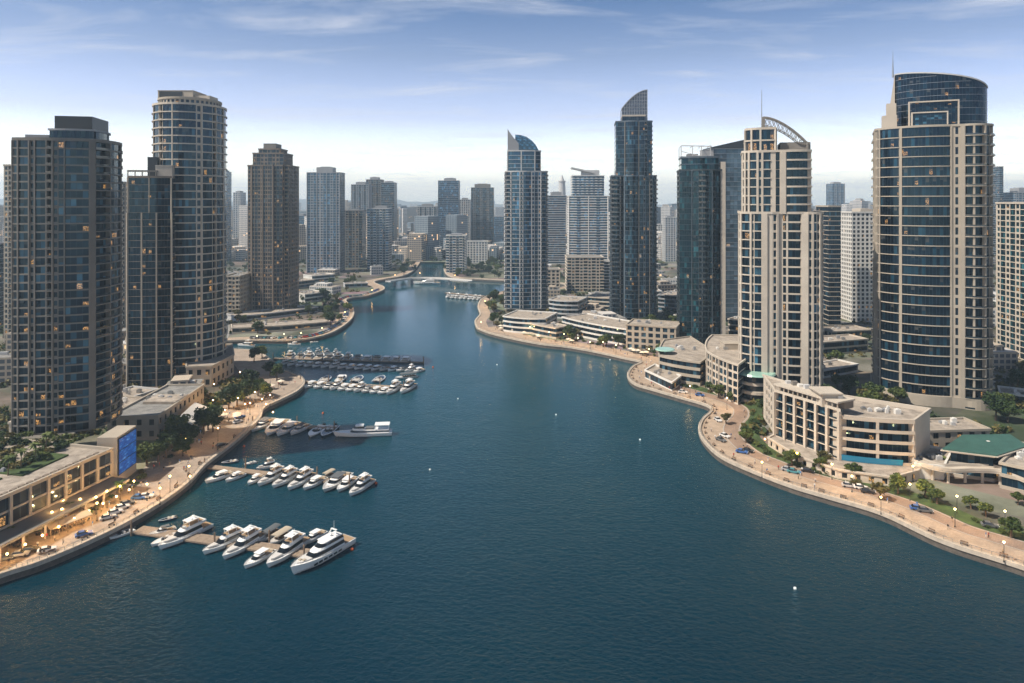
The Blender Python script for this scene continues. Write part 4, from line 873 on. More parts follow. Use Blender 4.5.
# R1 podium: stacked curved white terraces
for i, (x0, y0, x1, y1, dp, n_, w_, lb, bl, z0) in enumerate([
        (503, 331, 545, 334, 30, 3, 'white', 'white stacked oval terraces at the foot of the sail-topped tower', 4, GZ), (531, 334, 556, 339, 14, 2, 'cream', 'small stepped white restaurant right of the oval terraces', 1, GZ),
        (549, 317, 578, 319, 26, 4, 'palegrey', 'curved grey terrace block behind the small stepped restaurant', 4, GZ), (586, 309, 612, 311, 24, 3, 'cream', 'pale banded block left of the lattice-crown tower', 1, GZ),
        (562, 332, 628, 346, 26, 3, 'white', 'long white curved terrace building with a roof garden along the right promenade', 3, GZ),
        (658, 311, 680, 313, 26, 4, 'grey', 'grey banded block between the lattice-crown and teal towers', 1, GZ)]):
    pts = back(gp(x0, y0), gp(x1, y1), dp)
    building('terrace_building', lb, pts, z0, n_, 3.5, [('h', bl), 'h', 's', 'h'], w_, 'g_left', bw=5, cfg=dict(sill=1.0))
pts = back(gp(626, 349), gp(676, 353), 22)
building('apartment_block', 'square beige block with a window grid at the foot of the lattice-crown tower', pts, GZ, 4, 3.9, ['w', 'w', 's', 'w'], 'beige', 'g_left', bw=4.5, cfg=dict(pw=.18, sill=1.0))
pts = [gp(659, 378), gp(700, 386), gp(712, 372), gp(690, 356), gp(664, 360)]
r, z, Q, P = building('terraced_podium', 'round cornered terraced podium with an aqua corner roof under the teal tower', pts, GZ, 3, 3.9, [('h', 1.5), ('h', 1), 's', 's', ('h', 1)], 'beige', 'g_left', bw=4, cfg=dict(sill=1.3))
mb = MB(); mb.cyl(Q[0][0]+5, Q[0][1]+8, z+2.2, z+2.7, 5.5, 5, 20); mb.cyl(Q[0][0]+5, Q[0][1]+8, z, z+2.2, .5); mb.obj('aqua_corner_roof', 'aqua', r)
pts = [gp(645, 378), gp(672, 391), gp(681, 384), gp(655, 372)]
building('cafe_pavilion', 'white flat roofed cafe on the promenade below the teal tower', pts, GZ, 1, 3.8, ['g', 'g', 's', 's'], 'white', 'g_left', bw=3)
# curved cream block
pts = [gp(707, 388), gp(738, 405), gp(752, 392), gp(742, 368), gp(712, 368)]
r, z, Q, P = building('curved_apartment_block', 'curved cream apartment block with deep framed bays beside the beige arch tower', pts, GZ, 5, 3.7, [('w', 1.5), ('g', 0), 's', 's', ('h', 2)], 'cream', 'g_navy', bw=3.8, cfg=dict(pw=.12, sill=.7, head=.3), piers=(0, 2, 4, 6))
roof_plant(r, [(-4, 5, -4, 4, 3)], z, 'beige')
# the long hotel on the right promenade
zb = 5.5
A, B_, C_, E_ = gp(775, 436, zb), gp(839, 460, zb), gp(914, 466, zb), gp(930, 452, zb)
pts = [A, B_, (B_[0]+3, B_[1]+24), (A[0]+4, A[1]+24)]
r, z, Q, P = building('hotel_wing', 'taller left wing of the cream waterfront hotel with pale columns and roof pergola', pts, zb, 5, 3.55, ['bb', 's', 's', 'w'], 'cream', 'g_navy', 'g_plain', bw=4.6, cfg=dict(bd=1.2, bo=.0, rail=.6, ts=.4), piers=tuple(range(0, 12)), pw=1.0, pd=.7, roof='rooftan', ) if True else None
nP = len(P)
mb = MB(); mc = MB()
def lerp2(a, c, t_): return (a[0]+(c[0]-a[0])*t_, a[1]+(c[1]-a[1])*t_)
fr = Vector((Q[1][0]-Q[0][0], Q[1][1]-Q[0][1])); fl = fr.length; fr.normalize(); fn = Vector((-fr.y, fr.x))
for k in range(int(fl/2.2)+1):
    q = (Q[0][0]+fr.x*2.2*k, Q[0][1]+fr.y*2.2*k); mb.bar((q[0], q[1], z+.1), (q[0], q[1], z+2.7), .35)
mb.prism([(Q[0][0]-fn.x*.7, Q[0][1]-fn.y*.7), (Q[1][0]-fn.x*.7, Q[1][1]-fn.y*.7), (Q[1][0]+fn.x*9, Q[1][1]+fn.y*9), (Q[0][0]+fn.x*9, Q[0][1]+fn.y*9)], z+2.7, z+3.3)
mb.obj('roof_pergola', 'cream', r)
mb = MB(); mb.prism([(Q[0][0]+fn.x*3, Q[0][1]+fn.y*3), (Q[1][0]+fn.x*3, Q[1][1]+fn.y*3), (Q[1][0]+fn.x*8, Q[1][1]+fn.y*8), (Q[0][0]+fn.x*8, Q[0][1]+fn.y*8)], z+.2, z+2.68); mb.obj('top_lounge', 'brown', r)
for k in range(9):
    t_ = .08+k*.1; q = (Q[0][0]+fr.x*fl*t_+fn.x*5, Q[0][1]+fr.y*fl*t_+fn.y*5); mb = MB(); mb.box(q[0]-1, q[0]+1, q[1]-.8, q[1]+1, z+3.3, z+4.3+.5*(k % 2)); mb.obj('rooftop_unit', ['palegrey', 'taupe', 'white'][k % 3], r)
mb = MB(); mb.box(Q[1][0]-4, Q[1][0]+2.5, Q[1][1]+5, Q[1][1]+13, z, z+4.8); mb.box(Q[1][0]-5, Q[1][0]+3.5, Q[1][1]+4, Q[1][1]+14, z+4.8, z+5.3); mb.obj('stair_tower', 'cream', r)
pts = [(B_[0]+.6, B_[1]+.3), C_, E_, (B_[0]+14, B_[1]+26)]
r, z, Q, P = building('hotel_wing', 'lower right wing of the cream waterfront hotel with curved white balcony bands and blue panels', pts, zb, 4, 3.75, [('b', 1.2), 's', 's', 's'], 'cream', 'g_navy', 'cream', bw=4.2, cfg=dict(bd=1.8, bo=.5, rail=.75, ts=.4), piers=(0, 3, 6), pw=.9, pd=.3, roof='rooftan', parapet=1.5)
clutter(r, -3, 6, -4, 4, z, 3, 11)
fr2 = [(P[k][0]+mitres(P)[k].x*.75, P[k][1]+mitres(P)[k].y*.75) for k in range(7)]
for k in range(0, 6):
    if k == 5: continue
    a_, c_ = fr2[k], fr2[k+1]; mb = MB(); mb.quad((a_[0], a_[1], .2), (c_[0], c_[1], .2), (c_[0], c_[1], 2.2), (a_[0], a_[1], 2.2)); 
    mb.prism([a_, c_, (c_[0], c_[1]+.2), (a_[0], a_[1]+.2)], .2, 2.2); mb = MB(); mb.prism([a_, c_, (c_[0], c_[1]+.2), (a_[0], a_[1]+.2)], .2, 2.2); mb.obj('blue_panel', 'pool', r)
# terrace plinth of the hotel
pts = [gp(768, 446), gp(800, 466), gp(838, 479), gp(892, 487), gp(918, 480), gp(934, 462), gp(800, 430)]
building('hotel_plinth', 'low cream plinth with niches that carries the waterfront hotel', pts, GZ, 1, zb-GZ-.05, ['w', 'w', 'w', 'w', 's', 's', 's'], 'cream', 'g_warm', bw=4, cfg=dict(pw=.3, sill=.6, head=.5), parapet=.6)
for (x0, y0, x1, y1, dp, n_, lb, w_) in ((816, 380, 858, 372, 13, 1, 'long pale flat hall between the beige arch tower and the huge dark tower', 'white'), (820, 356, 868, 352, 16, 2, 'cream terrace block with shaded bands behind the long pale flat hall', 'cream'), (832, 338, 872, 336, 18, 1, 'low tan sports hall below the pale pinkish tower', 'beige'),
        (1000, 402, 1048, 408, 14, 1, 'low white kiosk building at the right edge road', 'white'), (640, 300, 662, 300, 20, 2, 'small grey office behind the square beige block', 'palegrey'), (728, 336, 742, 338, 16, 3, 'narrow cream block squeezed behind the curved apartment block', 'cream')):
    building('mid_block', lb, back(gp(x0, y0), gp(x1, y1), dp), GZ, n_, 3.9, ['h', 'w', 's', 'w'], w_, 'g_left', bw=4)
# block behind, at R8 foot
pts = back(gp(930, 452), gp(990, 450), 14)
building('annex_building', 'long low beige annex at the foot of the huge dark tower', pts, GZ, 2, 3.8, ['w', 'w', 's', 's'], 'beige', 'g_warm', bw=5, cfg=dict(pw=.28, sill=1.2))
# green roofed building
pts = [gp(949, 476), gp(994, 482), gp(1022, 474), gp(1008, 464), gp(966, 464)]
r, z, Q, P = building('green_roof_building', 'stepped cream building under a flat green metal roof by the curved ramp', pts, GZ, 2, 4.2, ['h', 'h', 's', 's', 'h'], 'cream', 'g_left', bw=5, parapet=.6)
mb = MB(); mt = mitres(Q); zs_ = [z+1.0, z+1.0, z+1.6, z+1.8, z+1.5]
mb.prism([(p[0]+m.x*1.4, p[1]+m.y*1.4) for p, m in zip(Q, mt)], [q-.0 for q in zs_], [q+.45 for q in zs_]); mb.obj('green_roof', 'greenroof', r)
mb = MB(); mb.prism([(p[0]+m.x*1.8, p[1]+m.y*1.8) for p, m in zip(Q, mt)], [q-.35 for q in zs_], [q-.01 for q in zs_]); mb.obj('roof_fascia', 'cream', r)
pts = [gp(915, 478), gp(944, 480), gp(952, 463), gp(925, 458)]
building('stepped_annex', 'small stepped white annex between the hotel and the green roofed building', pts, GZ, 1, 4.2, ['s', 'w', 's', 's'], 'white', 'g_left', bw=4)
pts = [gp(1000, 488), gp(1050, 500), gp(1075, 478), gp(1022, 466)]
building('terrace_building', 'dark glazed terrace building at the right edge beside the curved ramp', pts, GZ, 2, 4, ['h', 'h', 's', 'h'], 'beige', 'g_navy', bw=4)
# curved elevated ramp
rp = catmull([gp(x, y, 7.5) for x, y in [(905, 452), (922, 462), (945, 468), (972, 468), (1000, 470), (1030, 480), (1080, 505)]], 8)
r = thing('elevated_ramp', 'cream elevated ramp curving past the green roofed building at the right edge', 'ramp')
mb = MB(); a_ = offset_line(rp, 2.2); c_ = offset_line(rp, -2.2)
for i in range(len(rp)-1): mb.prism([c_[i], c_[i+1], a_[i+1], a_[i]], 6.7, 7.3)
mb.obj('deck', 'cream', r)
for o_ in (a_, c_):
    mb = MB()
    for i in range(len(rp)-1): mb.bar((*o_[i], 7.8), (*o_[i+1], 7.8), .25, .9)
    mb.obj('parapet', 'cream', r)
for i in range(2, len(rp)-1, 5): mb = MB(); mb.cyl(rp[i][0], rp[i][1], GZ, 6.7, .5); mb.obj('column', 'cream', r)

# ------------------------------------------------------------------ bridge and piers
r = thing('footbridge', 'low pale bridge across the far end of the channel', 'bridge')
bpts = catmull([gp(x, y, 6) for x, y in [(388, 281.5), (412, 278.5), (438, 278.5), (470, 281)]], 6); mb = MB(); a_ = offset_line(bpts, 4); c_ = offset_line(bpts, -4)
for i in range(len(bpts)-1): mb.prism([c_[i], c_[i+1], a_[i+1], a_[i]], 5.2, 6.0)
mb.obj('deck', 'palegrey', r)
for o_ in (a_, c_):
    mb = MB()
    for i in range(len(bpts)-1): mb.bar((*o_[i], 6.5), (*o_[i+1], 6.5), .3, 1.0)
    mb.obj('parapet', 'white', r)
for i in range(2, len(bpts)-1, 4): mb = MB(); mb.box(bpts[i][0]-1.2, bpts[i][0]+1.2, bpts[i][1]-3, bpts[i][1]+3, -2, 4.6); mb.obj('bridge_pillar', 'grey', r)
PIERS = {}
def pier(key, label, a, b_, w=2.6, cross=True, zt_=.9, piles=True):
    A = Vector(gp(*a, zt_)); B = Vector(gp(*b_, zt_)); v = (B-A); l = v.length; r = thing('floating_pier', label, 'pier', (A.x, A.y, 0), math.atan2(v.y, v.x))
    mb = MB(); n = max(2, int(l/3))
    for k in range(n): mb.box(l*k/n, l*(k+1)/n-.06, -w/2, w/2, .45, zt_)
    mb.obj('deck', 'dock', r); mb = MB(); mb.box(0, l, -w/2+.2, w/2-.2, -.3, .44); mb.obj('float', 'boot', r)
    if piles:
        m_ = max(2, int(l/14)); k = 0
        mh = MB(); mh.cyl(0, 0, -2, 4.2, .28, .26, 8); mh.cyl(0, 0, 4.2, 4.7, .3, .05, 8); me = mh.mesh('pile', 'wood')
        for k in range(m_+1): link('pile', me, r, (l*k/m_, (w/2+.35)*(1 if k % 2 else -1), 0))
    PIERS[key] = (A, B); return r
pier('A', 'nearest floating pier, between the eight biggest yachts', (138, 529), (309, 553), 4.5)
pier('B', 'second nearest floating pier behind the row of ten white cruisers', (208, 466), (352, 483), 3)
pier('C', 'short floating pier that ends at the long white ferry', (255, 423), (336, 428), 3)
pier('D', 'fourth floating pier from the camera, single row of boats', (302, 381), (405, 387), 3)
pier('E', 'farthest floating pier on the left with boats on both sides', (274, 358), (424, 362), 1.8)
pier('F', 'small jetty off the far right headland', (484, 296), (446, 292.5), 5, piles=False)
for (x, y, lb) in ((352, 549, 'orange mooring buoy off the stern of the biggest yacht'), (376, 483, 'orange mooring buoy at the end of the second pier'), (244, 446, 'small orange buoy in the water by the second promenade bend'),
                   (433, 367, 'orange buoy beyond the farthest pier'), (323, 413, 'pale orange buoy between the third and fourth piers')):
    X, Y = gp(x, y, 0.3); r = thing('mooring_buoy', lb, 'buoy', (X, Y, 0), 0, 'mooring buoys'); mb = MB(); mb.sph((0, 0, .25), .5, 12, 8); mb.obj('float', 'orange', r); mb = MB(); mb.cyl(0, 0, .7, 1.1, .06); mb.obj('ring', 'steel', r)
for i, (x, y) in enumerate([(458, 399), (795, 589), (497, 365), (556, 415), (640, 440), (610, 360), (430, 470)]):
    X, Y = gp(x, y, 0); r = thing('marker_buoy', 'tiny white marker buoy afloat in the open water', 'buoy', (X, Y, 0), 0, 'white marker buoys'); mb = MB(); mb.sph((0, 0, .15), .42, 10, 6); mb.obj('float', 'hull', r)

# ------------------------------------------------------------------ boats (bow towards +X, length along X, waterline z=0)
def hull(L_, B, fb, mats, root, flare=1.0, deckm='hull', deck_in=.12, sheer=.25):
    st_ = [0, .12, .3, .5, .62, .73, .82, .89, .95, 1.0]; rings = []
    for s in st_:
        b_ = B/2*(0.90+.10*min(1, s*4))*(1-max(0, (s-.5)/.5)**2.7*.985); zd = fb*(1+sheer*s*s); ow = .06*L_*max(0, (s-.6)/.4)**1.3
        x = (s-.5)*L_; k = 1-max(0, (s-.5)/.5)**2*.75
        rings.append([(x-ow*.4, 0, -.55*k), (x-ow*.3, b_*.78*k**.5, -.05), (x+ow*.1, b_*.93, fb*.42), (x+ow*.6, b_, zd), (x+ow*.6, -b_, zd), (x+ow*.1, -b_*.93, fb*.42), (x-ow*.3, -b_*.78*k**.5, -.05)])
    h_ = MB(); h_.rings([r_[::-1] for r_ in rings], 0, True, True)
    o = h_.obj('hull', mats, root)
    me = MB()   # boot stripe
    for k in range(len(rings)-1):
        for sgn in (1, -1):
            a_, b1 = rings[k], rings[k+1]; i0, i1 = (1, 2) if sgn > 0 else (6, 5)
            f = .25; p = lambda R_, t_: (R_[i0][0]+(R_[i1][0]-R_[i0][0])*t_, (R_[i0][1]+(R_[i1][1]-R_[i0][1])*t_)*1.006+sgn*.012, R_[i0][2]+(R_[i1][2]-R_[i0][2])*t_)
            me.quad(p(a_, .05), p(b1, .05), p(b1, .3), p(a_, .3))
    me.obj('waterline_stripe', 'boot', o)
    g_ = MB()   # gunwale
    for k in range(len(rings)-1):
        for sgn in (3, 4): g_.bar(Vector(rings[k][sgn])+Vector((0, 0, .06)), Vector(rings[k+1][sgn])+Vector((0, 0, .06)), .14, .12)
    g_.obj('gunwale', deckm, o)
    return lambda s: (lambda b_: b_)(B/2*(0.90+.10*min(1, s*4))*(1-max(0, (s-.5)/.5)**2.7*.985)), lambda s: fb*(1+sheer*s*s)
def cab(L_, x0, x1, w0, w1, z0, z1, rf, rb, taper=.9, n=7):
    """rings of a superstructure between x0 (aft) and x1 (front)"""
    def ring(u, k=1.0):
        xa, xb = x0+rb*u, x1-rf*u; w = (w0+(w1-w0)*0)*(1-(1-taper)*u)*k; pts = [(xa, -w/2), (xa, w/2)]
        fr_ = (xb-xa)*.35
        for q in range(n+1):
            a_ = math.pi/2*(1-2*q/n); pts.append((xb-fr_+fr_*math.cos(a_), w/2*math.copysign(abs(math.sin(a_))**.6, math.sin(a_))))
        return [(p[0], p[1], z0+(z1-z0)*u) for p in pts]
    return ring
def add_cab(root, name, x0, x1, w, z0, z1, rf, rb, m='hull', win=True, taper=.86, wu=(.30, .86)):
    rg = cab(1, x0, x1, w, w, z0, z1, rf, rb, taper); mb = MB(); mb.rings([rg(0)[::-1], rg(.5)[::-1], rg(1)[::-1]]); o = mb.obj(name, m, root)
    if win:
        mb = MB(); mb.rings([[(p[0]*1.0+(.02 if p[0] > (x0+x1)/2 else -.02), p[1]*1.012, p[2]) for p in rg(u)][::-1] for u in wu], 0, False, False); mb.obj('cabin_window', 'bglass', o)
    return o
def rails(root, L_, bf, zf, s0=.55, s1=.97, h_=.7):
    mb = MB(); pr = None
    for sgn in (1, -1):
        pr = None
        for k in range(7):
            s = s0+(s1-s0)*k/6; x = (s-.5)*L_+.06*L_*max(0, (s-.6)/.4)**1.3*.6; p = Vector((x, sgn*bf(s)*.95, zf(s))); q = p+Vector((0, 0, h_)); mb.bar(p, q, .05)
            if pr is not None: mb.bar(pr, q, .06)
            pr = q
    mb.obj('bow_rail', 'steel', root)
def fly_yacht(L_=18, B=5.0, hm='hull'):
    r = thing('motor_yacht', 'x', 'yacht'); bf, zf = hull(L_, B, 1.5, hm, r)
    mb = MB(); mb.box(-L_/2+.3, -L_*.27, -B*.38, B*.38, 1.72, 1.8); mb.obj('aft_deck', 'teak', r)
    add_cab(r, 'cabin', -L_*.28, L_*.27, B*.80, 1.5, 3.6, L_*.16, .3)
    mb = MB(); mb.rings([[(x, y, z) for x, y in ((L_*.22, -B*.26), (L_*.40, -B*.12), (L_*.43, 0), (L_*.40, B*.12), (L_*.22, B*.26))] for z in (2.0, 2.55)]); mb.obj('foredeck_trunk', 'hull2', r)
    add_cab(r, 'flybridge', -L_*.36, L_*.08, B*.74, 3.6, 4.35, L_*.05, -.1, win=False, taper=.95)
    mb = MB(); mb.box(-L_*.33, L_*.02, -B*.27, B*.27, 4.36, 4.42); mb.obj('fly_deck', 'teak', r)
    mb = MB(); mb.box(-L_*.24, L_*.0, -B*.30, B*.30, 5.9, 6.05)
    for x in (-L_*.22, -L_*.03):
        for y in (-B*.27, B*.27): mb.bar((x, y, 4.3), (x+.3, y, 5.9), .14)
    mb.obj('hardtop', 'hull', r)
    mb = MB(); mb.bar((L_*.05, -B*.3, 4.35), (L_*.0, -B*.25, 4.9), .08); mb.rings([[(L_*.06, -B*.3, 4.35), (L_*.08, 0, 4.35), (L_*.06, B*.3, 4.35)], [(L_*.03, -B*.26, 4.9), (L_*.05, 0, 4.9), (L_*.03, B*.26, 4.9)]], 0, False, False, False); mb.obj('windscreen', 'bglass', r)
    mb = MB(); mb.cyl(-L_*.18, 0, 6.05, 7.2, .07); mb.box(-L_*.18-.2, -L_*.18+.2, -.9, .9, 6.5, 6.65); mb.sph((-L_*.10, .7, 6.3), .35, 8, 5); mb.obj('radar_mast', 'hull', r)
    rails(r, L_, bf, zf); return register(r)
def cruiser(L_=12, B=3.8, hm='hull', top='hull'):
    r = thing('cabin_cruiser', 'x', 'motorboat'); bf, zf = hull(L_, B, 1.2, hm, r)
    add_cab(r, 'cabin', -L_*.12, L_*.30, B*.72, 1.25, 2.5, L_*.17, .2)
    mb = MB(); mb.box(-L_*.46, -L_*.13, -B*.36, B*.36, 1.22, 1.28); mb.obj('cockpit', 'teak', r)
    mb = MB(); mb.box(-L_*.44, -L_*.37, -B*.34, B*.34, 1.28, 1.75); mb.obj('seat', 'canvas', r)
    mb = MB(); mb.prism([(-L_*.24, -B*.36), (L_*.10, -B*.33), (L_*.10, B*.33), (-L_*.24, B*.36)], 2.95, [3.1]*4)
    for x in (-L_*.22, L_*.06):
        for y in (-B*.31, B*.31): mb.bar((x, y, 1.5), (x, y, 2.95), .1)
    mb.obj('hardtop', top, r)
    rails(r, L_, bf, zf, h_=.55); return register(r)
def canopy_boat(L_=11, B=4.0, cm='canvasd'):
    r = thing('canopy_boat', 'x', 'tour boat'); hull(L_, B, .9, 'hull2', r, sheer=.3)
    mb = MB(); mb.box(-L_*.46, L_*.25, -B*.38, B*.38, .92, 1.0); mb.obj('deck_floor', 'teak', r)
    for x in [-L_*.35+k*1.3 for k in range(5)]: mb = MB(); mb.box(x, x+.5, -B*.33, B*.33, 1.0, 1.45); mb.obj('bench', 'wood', r)
    mb = MB(); n_ = 6
    mb.rings([[(x, B*.45*math.cos(math.pi*q/n_), 2.9+.45*math.sin(math.pi*q/n_)) for q in range(n_+1)] for x in (-L_*.44, L_*.30)]); mb.obj('canopy', cm, r)
    for x in (-L_*.42, -L_*.08, L_*.27):
        for y in (-B*.42, B*.42): mb = MB(); mb.bar((x, y, .9), (x, y, 2.95), .1); mb.obj('canopy_post', 'steel', r)
    return register(r)
def speedboat(L_=7, B=2.4, hm='hull', cm='canvasd'):
    r = thing('speedboat', 'x', 'motorboat'); bf, zf = hull(L_, B, .75, hm, r, sheer=.35)
    mb = MB(); mb.box(-L_*.42, L_*.12, -B*.36, B*.36, .76, .82); mb.obj('cockpit', cm, r)
    mb = MB(); mb.rings([[(L_*.10, -B*.36, .85), (L_*.19, 0, .85), (L_*.10, B*.36, .85)], [(L_*.02, -B*.30, 1.35), (L_*.10, 0, 1.4), (L_*.02, B*.30, 1.35)]], 0, False, False, False); mb.obj('windscreen', 'bglass', r)
    for y in (-B*.18, B*.18): mb = MB(); mb.box(-L_*.12, -L_*.03, y-.28, y+.28, .82, 1.35); mb.obj('seat', 'hull2', r)
    mb = MB(); mb.box(-L_*.38, -L_*.28, -B*.34, B*.34, .82, 1.2); mb.obj('bench', 'hull2', r)
    mb = MB(); mb.box(-L_*.5-.5, -L_*.5-.05, -.3, .3, .3, 1.3); mb.obj('outboard_motor', 'black', r)
    return register(r)
def superyacht(L_=24, B=6.2):
    r = thing('superyacht', 'x', 'yacht'); bf, zf = hull(L_, B, 2.3, 'hull', r, sheer=.4)
    mb = MB(); mb.box(-L_/2+.3, -L_*.25, -B*.40, B*.40, 2.32, 2.4); mb.obj('aft_deck', 'teak', r)
    add_cab(r, 'main_cabin', -L_*.30, L_*.30, B*.82, 2.3, 4.4, L_*.12, .3)
    add_cab(r, 'upper_cabin', -L_*.30, L_*.14, B*.70, 4.4, 6.0, L_*.09, .4, taper=.82)
    mb = MB(); mb.rings([[(x, y, z) for x, y in ((L_*.24, -B*.28), (L_*.40, -B*.13), (L_*.44, 0), (L_*.40, B*.13), (L_*.24, B*.28))] for z in (2.6, 3.3)]); mb.obj('foredeck_trunk', 'hull2', r)
    for y in (-1, 1):
        mb = MB()
        for k in range(6): x0 = -L_*.22+k*L_*.085; mb.box(x0, x0+L_*.06, y*B*.487-.06, y*B*.487+.06, 1.15, 1.75)
        mb.obj('hull_window', 'bglass', r)
    mb = MB(); mb.box(-L_*.22, L_*.02, -B*.32, B*.32, 6.0, 6.25); mb.obj('sun_roof', 'hull', r)
    mb = MB(); mb.bar((-L_*.16, -B*.25, 6.2), (-L_*.20, -B*.15, 8.0), .3); mb.bar((-L_*.16, B*.25, 6.2), (-L_*.20, B*.15, 8.0), .3); mb.box(-L_*.20-.3, -L_*.20+.3, -B*.2, B*.2, 7.9, 8.1); mb.cyl(-L_*.20, 0, 8.1, 11, .06); mb.sph((-L_*.14, 0, 6.8), .5, 10, 6); mb.obj('radar_mast', 'hull', r)
    for x, y in ((L_*.34, .5), (L_*.36, -.7)): mb = MB(); mb.box(x-.6, x+.4, y-.4, y+.4, 3.3, 3.55); mb.obj('sun_pad', 'canvas', r)
    rails(r, L_, bf, zf, h_=.8); return register(r)
def ferry(L_=24, B=6):
    r = thing('passenger_ferry', 'long low white ferry with a blue grey sheer, moored side on at the third pier', 'ferry'); hull(L_, B, 1.5, 'hull', r, sheer=.35)
    add_cab(r, 'saloon', -L_*.46, L_*.26, B*.84, 1.5, 2.9, L_*.08, .2, wu=(.25, .75)); add_cab(r, 'wheelhouse', -L_*.02, L_*.20, B*.6, 2.9, 4.6, L_*.06, .4, wu=(.3, .8))
    mb = MB(); mb.box(-L_*.46, -L_*.20, -B*.42, B*.42, 4.6, 4.8)
    for x in (-L_*.44, -L_*.22):
        for y in (-B*.38, B*.38): mb.bar((x, y, 2.9), (x, y, 4.6), .16)
    mb.obj('aft_canopy', 'hull', r); mb = MB(); mb.box(-L_*.18, -L_*.04, -B*.3, B*.3, 2.92, 3.5); mb.obj('deck_locker', 'canvasd', r); return register(r)
PF, PC, PC2, PB, PB2, PS, PS2, PY = fly_yacht(), cruiser(), cruiser(11, 3.5, 'hull2', 'canvasd'), canopy_boat(), canopy_boat(11, 4.2, 'canvas'), speedboat(), speedboat(6.5, 2.3, 'hulldark', 'canvas'), superyacht()
LEN = {PF.name: 18, PC.name: 12, PC2.name: 11, PB.name: 11, PB2.name: 11, PS.name: 7, PS2.name: 6.5, PY.name: 24}
def moor(proto, stern, bow, label, zs=3.0, wide=1.0, group=None):
    a_ = Vector(gp(*stern, zs)); c_ = Vector(gp(*bow, .6)); v_ = c_-a_; l = v_.length; m = (a_+c_)/2; s = l/LEN[proto.name]
    return place(proto, (m.x, m.y, 0), math.atan2(v_.y, v_.x), (s, s*wide, min(1.1, (s+1)/2)*.85), label, group)
GA, GB, GC, GD, GE = 'boats at the nearest pier', 'boats at the second pier', 'boats at the third pier', 'boats at the fourth pier', 'boats at the farthest pier'
for a in [(PS, (134, 527), (109, 538), 'small white open boat tied to the quay left of the nearest pier', 1.2), (PS2, (176, 515), (159, 521), 'small dark hulled speedboat behind the root of the nearest pier', 1),
          (PC2, (176, 524), (150, 535), 'small off-white cruiser closest to the quay at the nearest pier', 1.8), (PS, (180, 531), (152, 545), 'small speedboat tucked left of the first big flybridge yacht', 1.2),
          (PF, (209, 515), (160, 548), 'big flybridge yacht nearest the quay, first large one at the nearest pier', 3.5), (PF, (246, 524), (204, 553), 'second flybridge yacht of the nearest pier', 3.5),
          (PF, (263, 524), (224, 558), 'third flybridge yacht of the nearest pier, beside the canopied tour boats', 3.5), (PB, (279, 524), (260, 541), 'dark canopied tour boat behind the small cruiser at the nearest pier', 2),
          (PB2, (290, 527), (270, 544), 'tan canopied tour boat right of the dark canopied one', 2), (PC, (273, 545), (245, 567), 'white cabin cruiser with its bow closest to the camera left of the long sleek yacht', 2),
          (PF, (306, 529), (268, 566), 'long sleek white yacht between the small cruiser and the biggest yacht', 3.5), (PC, (325, 526), (302, 544), 'white cruiser behind the biggest yacht at the nearest pier', 2.2),
          (PY, (350, 534), (293, 573), 'biggest white superyacht with dark hull windows at the end of the nearest pier', 2.4)]:
    moor(a[0], a[1], a[2], a[3], a[4], group=GA)
rowB = [(PC, (233, 467), (206, 482)), (PC, (244.5, 468), (226, 481)), (PC, (262, 470), (248, 484)), (PF, (285, 463), (258.5, 485)), (PF, (298.5, 465), (273, 487)), (PF, (314, 466), (288.5, 489)), (PC, (325, 472), (304, 489)), (PC2, (348, 468), (324, 491)), (PC, (355, 472), (338, 491)), (PF, (372, 472), (350, 495))]
for k, (p, s, b_) in enumerate(rowB): moor(p, s, b_, f'white boat of the second pier, {ordinal(k+1)} from the quay with its bow to the camera', 2.6 if p is not PF else 3.5, group=GB)
moor(PF, (277, 458), (257, 469), 'flybridge yacht on the far side of the second pier', 3, group=GB)
moor(PB2, (334, 470), (322, 479), 'small tan canopied boat squeezed among the second pier cruisers', 1.5, group=GB)
moor(PS2, (238, 459), (222, 463), 'small dark boat on the far side of the second pier nearest the quay', 1, group=GB); moor(PS, (256, 460), (244.5, 464), 'small white speedboat on the far side of the second pier', 1, group=GB)
rowC = [(PC2, (273.5, 416), (252, 431)), (PC, (285, 417), (267, 435)), (PC, (300, 420), (277.5, 435)), (PC2, (309, 422), (291, 434)), (PS, (323.6, 422), (310, 436)), (PS2, (335, 422), (323, 436))]
for k, (p, s, b_) in enumerate(rowC): moor(p, s, b_, f'small boat of the third pier in the tower shade, {ordinal(k+1)} from the quay', 2, group=GC)
f_ = ferry(); A = Vector(gp(392, 433, .6)); B = Vector(gp(335, 435, .6)); v_ = B-A; f_.location = ((A.x+B.x)/2, (A.y+B.y)/2, 0); f_.rotation_euler = (0, 0, math.atan2(v_.y, v_.x)); s = v_.length/24; f_.scale = (s, .9, 1)
rn = random.Random(3)
xs = [311, 320, 329, 336, 344, 352, 360, 368, 376, 384]
for k, x in enumerate(xs):
    p = rn.choice([PC, PC, PC2, PF]); y = 383+k*.7; moor(p, (x+6, y-3), (x-6, y+4.5), f'boat of the fourth pier, {ordinal(k+1)} from the quay with its bow to the camera', 2, 1.25, GD)
moor(PF, (400, 382), (387, 394), 'white yacht second from the outer end of the fourth pier', 2.5, group=GD); moor(PF, (414, 381), (401, 393), 'white yacht at the very end of the fourth pier', 2.5, group=GD)
for k, x in enumerate([325, 341, 357, 379]): moor(rn.choice([PS, PC, PS2]), (x-3, 380), (x+4, 376), f'boat on the far side of the fourth pier, {ordinal(k+1)} from the quay', 1.5, 1.2, GD)
moor(PB, (417, 374), (396, 378), 'dark canopied boat under way between the two farthest piers', 1.5)
